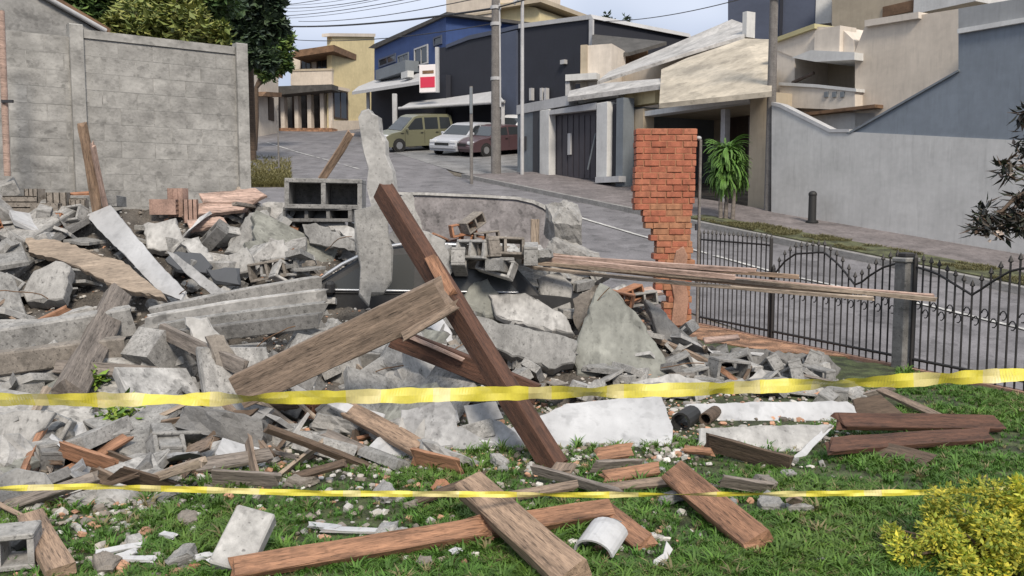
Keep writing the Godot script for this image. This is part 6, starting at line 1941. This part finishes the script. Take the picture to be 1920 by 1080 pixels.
func make_cars() -> void:
	var van := {"w": 1.70, "belt": 1.02, "nose": 2.0, "tail": -2.0, "lamp": 0.78, "wr": 0.31, "wheels": [1.30, -1.25],
		"body": [[-1.98, 0.24], [1.95, 0.24], [2.02, 0.5], [1.98, 0.78], [1.72, 0.92], [1.12, 1.03], [-1.96, 1.03], [-2.02, 0.6]],
		"cabin": [[-1.95, 1.02], [1.12, 1.02], [0.35, 1.70], [0.05, 1.78], [-1.70, 1.80], [-1.90, 1.70]],
		"windows": [[[0.88, 1.07], [0.28, 1.62], [-0.12, 1.66], [-0.12, 1.07]], [[-0.24, 1.07], [-0.24, 1.66], [-1.02, 1.66], [-1.02, 1.07]], [[-1.14, 1.07], [-1.14, 1.66], [-1.72, 1.64], [-1.80, 1.07]]],
		"screen": [[1.10, 1.05], [0.40, 1.66]], "rear": [[-1.97, 1.05], [-1.90, 1.66]], "doors": [0.95, -0.18, -1.08], "dark_bumper": false}
	var hatch := {"w": 1.66, "belt": 0.92, "nose": 1.95, "tail": -1.9, "lamp": 0.66, "wr": 0.29, "wheels": [1.22, -1.2],
		"body": [[-1.85, 0.22], [1.9, 0.22], [1.97, 0.45], [1.90, 0.68], [1.5, 0.82], [0.95, 0.92], [-1.86, 0.93], [-1.92, 0.5]],
		"cabin": [[-1.84, 0.92], [0.98, 0.92], [0.25, 1.38], [-0.1, 1.45], [-1.2, 1.45], [-1.6, 1.30]],
		"windows": [[[0.78, 0.96], [0.22, 1.33], [-0.2, 1.36], [-0.2, 0.96]], [[-0.3, 0.96], [-0.3, 1.36], [-1.05, 1.36], [-1.30, 0.96]]],
		"screen": [[0.95, 0.95], [0.30, 1.36]], "rear": [[-1.82, 0.96], [-1.60, 1.28]], "doors": [0.85, -0.26]}
	var saloon := {"w": 1.68, "belt": 0.90, "nose": 2.15, "tail": -2.1, "lamp": 0.64, "wr": 0.29, "wheels": [1.30, -1.28],
		"body": [[-2.05, 0.22], [2.1, 0.22], [2.17, 0.45], [2.10, 0.66], [1.7, 0.80], [0.95, 0.90], [-1.35, 0.92], [-2.06, 0.88], [-2.12, 0.5]],
		"cabin": [[-1.45, 0.90], [1.0, 0.90], [0.30, 1.34], [-0.05, 1.41], [-0.75, 1.40], [-1.05, 1.32]],
		"windows": [[[0.80, 0.95], [0.26, 1.29], [-0.12, 1.32], [-0.12, 0.95]], [[-0.22, 0.95], [-0.22, 1.32], [-0.82, 1.31], [-1.20, 0.95]]],
		"screen": [[0.97, 0.93], [0.35, 1.32]], "rear": [[-1.42, 0.93], [-1.06, 1.30]], "doors": [0.85, -0.17]}
	var park := func(px, py, yaw):
		var p := on_street(px, py, 0.04)
		# stand on the slope
		var b := Basis(Vector3.RIGHT, atan(0.143)) * Basis(Vector3.UP, yaw)
		return Transform3D(b, p)
	car("parked_car", "olive green people carrier parked under the carport", van, M.paint_green, park.call(776, 282, PI + 0.62))
	car("parked_car", "silver hatchback parked beside the green people carrier", hatch, M.paint_silver, park.call(874, 288, PI + 1.0))
	car("parked_car", "dark maroon car parked behind the utility pole", saloon, M.paint_maroon, park.call(928, 290, PI + 0.75))
	car("parked_car", "white van parked behind the dark maroon car", van, M.paint_white, park.call(968, 284, PI + 0.8))
	# the car under the rubble, nose away from the fence
	var bc = car("buried_car", "black car crushed and half buried under the rubble", saloon, M.dusty_black, Transform3D(Basis(Vector3.UP, PI + 0.06) * Basis(Vector3.BACK, 0.02), Vector3(at(760, 600, 9.9).x, -0.14, -9.9)), M.cabin_shade)  # side windows get the painted cabin darkness instead of panes
	for e in [[[[1.02, 0.93], [0.62, 1.20], [0.30, 1.36], [-0.05, 1.425], [-0.75, 1.415], [-1.10, 1.32]], 0.022], [[[0.80, 0.94], [-0.12, 0.94], [-1.20, 0.94]], 0.014]]:
		var q := PackedVector3Array()
		var rd := PackedFloat32Array()
		for p in e[0]:
			q.append(Vector3(p[0], p[1], -lerpf(0.81, 0.68, clampf((p[1] - 0.9) / 0.5, 0, 1)) - 0.005)); rd.append(e[1])
		var mb := MB.new()
		mb.tube(q, rd, 6)
		put(mb.mesh(), "window_trim", M.rim_alloy, bc, Transform3D.IDENTITY)

# ---------------------------------------------------------------- hazard tape
func ribbon(called, label, pts: Array, D0: float, D1: float, width: float, seed_: int):
	var o = thing(called, label, "tape", Vector3(0, 0, -D0))
	var nz := noise(seed_, 1.4, 3)
	var line := PackedVector3Array()
	var n := 420
	for i in n + 1:
		var px: float = lerpf(pts[0][0], pts[-1][0], float(i) / n)
		for k in pts.size() - 1:
			if px >= pts[k][0] and px <= pts[k + 1][0]:
				var t: float = (px - pts[k][0]) / float(pts[k + 1][0] - pts[k][0])
				t = t
				line.append(at(px, lerpf(pts[k][1], pts[k + 1][1], t), lerpf(D0, D1, float(i) / n)))
				break
	var mb := MB.new()
	var pale := false
	var s0: float = line[0].x
	for i in line.size() - 1:
		var e := []
		for j in [i, i + 1]:
			var tw := nz.get_noise_1d(line[j].x * 1.1) * 1.7 + 0.25 * sin(line[j].x * 9.0)
			var w := width * (0.5 + 0.10 * nz.get_noise_1d(line[j].x * 4 + 40))
			var up := Vector3(0, cos(tw), sin(tw)) * w
			e.append([line[j] - up, line[j], line[j] + up])
		var s: float = line[i].x
		var now := fposmod(s - s0 + 0.3 * nz.get_noise_1d(s * 0.7), 0.46) < 0.13
		if now != pale and mb.v.size() > 0:
			put(mb.mesh(), "pale_band" if pale else "yellow_band", M.tape_pale if pale else M.tape_yellow, o)
			mb = MB.new()
		pale = now
		var fold := Vector3(0, 0, 0.006 * sin(s * 21.0))
		mb.quad(e[0][0], e[1][0], e[1][1] + fold, e[0][1] + fold)
		mb.quad(e[0][1] + fold, e[1][1] + fold, e[1][2], e[0][2])
	put(mb.mesh(), "pale_band" if pale else "yellow_band", M.tape_pale if pale else M.tape_yellow, o)
	return line

func make_tape() -> void:
	var a: PackedVector3Array = ribbon("hazard_tape", "yellow hazard tape stretched across the whole heap", [[-160, 744], [0, 749], [200, 750], [430, 748], [700, 743], [930, 738], [1100, 735], [1300, 730], [1500, 722], [1700, 713], [1920, 702], [2120, 690]], 3.95, 4.3, 0.068, 3)
	var b: PackedVector3Array = ribbon("hazard_tape", "lower yellow hazard tape stretched close above the grass", [[-160, 914], [0, 916], [160, 912], [600, 925], [1100, 928], [1500, 926], [1750, 923], [1920, 916], [2120, 905]], 3.97, 4.32, 0.028, 4)
	for e in [[a[0], b[0], "rough stake holding the hazard tape at the heap's end"], [a[a.size() - 1], b[b.size() - 1], "rough stake holding the hazard tape behind the hedge"]]:
		var p: Vector3 = e[0]
		timber("tape_stake", e[2], "stake", Vector3(p.x, -0.15, p.z - 0.03), Vector3(p.x, p.y + 0.18, p.z - 0.03), 0.045, 0.045, 0.2, M.wood_tan, 0.02)

# ---------------------------------------------------------------- grass
func tuft(n: int, seed_: int) -> ArrayMesh:
	var r := RandomNumberGenerator.new()
	r.seed = seed_
	var mb := MB.new()
	for i in n:
		var a := r.randf() * TAU
		var d := Vector3(cos(a), 0, sin(a))
		var side := Vector3(-d.z, 0, d.x) * r.randf_range(0.05, 0.085)
		var o := d * r.randf_range(0, 0.35)
		var h := r.randf_range(0.6, 1.1)
		var m := o + d * h * 0.25 + Vector3(0, h * 0.6, 0)
		var t := o + d * h * r.randf_range(0.5, 1.0) + Vector3(0, h * r.randf_range(0.65, 1.0), 0)
		var g := r.randf_range(0.75, 1.25)
		mb.col = Color(g, g, g)
		mb.tri(o - side, o + side, m + side * 0.7); mb.tri(o - side, m + side * 0.7, m - side * 0.7); mb.tri(m - side * 0.7, m + side * 0.7, t)
	return mb.mesh()

func make_grass() -> void:
	var r := RandomNumberGenerator.new()
	r.seed = 555
	var nz := noise(15, 0.9, 3)
	var nq := noise(16, 3.5, 2)
	var xfs := []
	var cc := []
	for i in 95000:
		var D := 3.0 + 6.4 * pow(r.randf(), 1.25)
		var X := r.randf_range(-0.62, 0.62) * D
		if X > fence_x(D) - 0.15: continue
		var px := 960.0 + F * X / D
		var g0 := col(px)
		var foot: float = -lawn_at(px, g0[0]).z
		if px < 1690 and D > foot + 0.25: continue
		if px < 1690 and D > foot - 0.7 and r.randf() < 0.55 * smoothstep(foot - 0.7, foot, D) + 0.1: continue
		var pat := nz.get_noise_2d(X, D)
		var fine := nq.get_noise_2d(X, D)
		if pat < -0.22 and r.randf() < 0.75: continue
		if fine < -0.25 and r.randf() < 0.5: continue
		var s := r.randf_range(0.025, 0.05) * (1.0 + 0.5 * pat)
		if r.randf() < 0.05: s *= 1.8
		xfs.append(Transform3D(Basis(Vector3.UP, r.randf() * TAU).scaled(Vector3(s * 1.3, s, s * 1.3)), Vector3(X, 0.0, -D)))
		var c := Color(0.058, 0.155, 0.018).lerp(Color(0.10, 0.185, 0.026), clampf(0.5 + pat, 0, 1))
		if r.randf() < 0.08: c = Color(0.22, 0.19, 0.09)
		var g := r.randf_range(0.7, 1.3)
		cc.append(Color(c.r * g, c.g * g, c.b * g))
	var go = scatter("grass", tuft(7, 2), M.blade, xfs, cc)
	go.set_meta("kind", "stuff")
	tag(go, "short green lawn grass around the debris", "grass")
	# coarse grass of the verge across the street and by the wall's end
	xfs = []
	cc = []
	for i in 9000:
		var D := r.randf_range(11.5, 23.0)
		var X := far_kerb(D) + 0.25 + 1.05 * r.randf()
		if nz.get_noise_2d(X * 0.8, D * 0.8) < 0.02: continue
		var s := r.randf_range(0.03, 0.08)
		xfs.append(Transform3D(Basis(Vector3.UP, r.randf() * TAU).scaled(Vector3(s * 1.4, s, s * 1.4)), Vector3(X, street_y(D) + 0.15, -D)))
		var g := r.randf_range(0.7, 1.3)
		cc.append(Color(0.18 * g, 0.165 * g, 0.075 * g))
	for i in 2500:
		var p := on_street(r.randf_range(462, 545), 352 - 60 * r.randf() * r.randf())
		var s := r.randf_range(0.06, 0.16)
		xfs.append(Transform3D(Basis(Vector3.UP, r.randf() * TAU).scaled(Vector3(s * 1.4, s, s * 1.4)), p + Vector3(0, 0.02, 0)))
		var g := r.randf_range(0.7, 1.3)
		cc.append(Color(0.20 * g, 0.18 * g, 0.07 * g))
	var vg = scatter("verge_grass", tuft(6, 5), M.blade, xfs, cc)
	vg.set_meta("kind", "stuff")
	tag(vg, "coarse yellowish grass on the verges across the street", "grass")
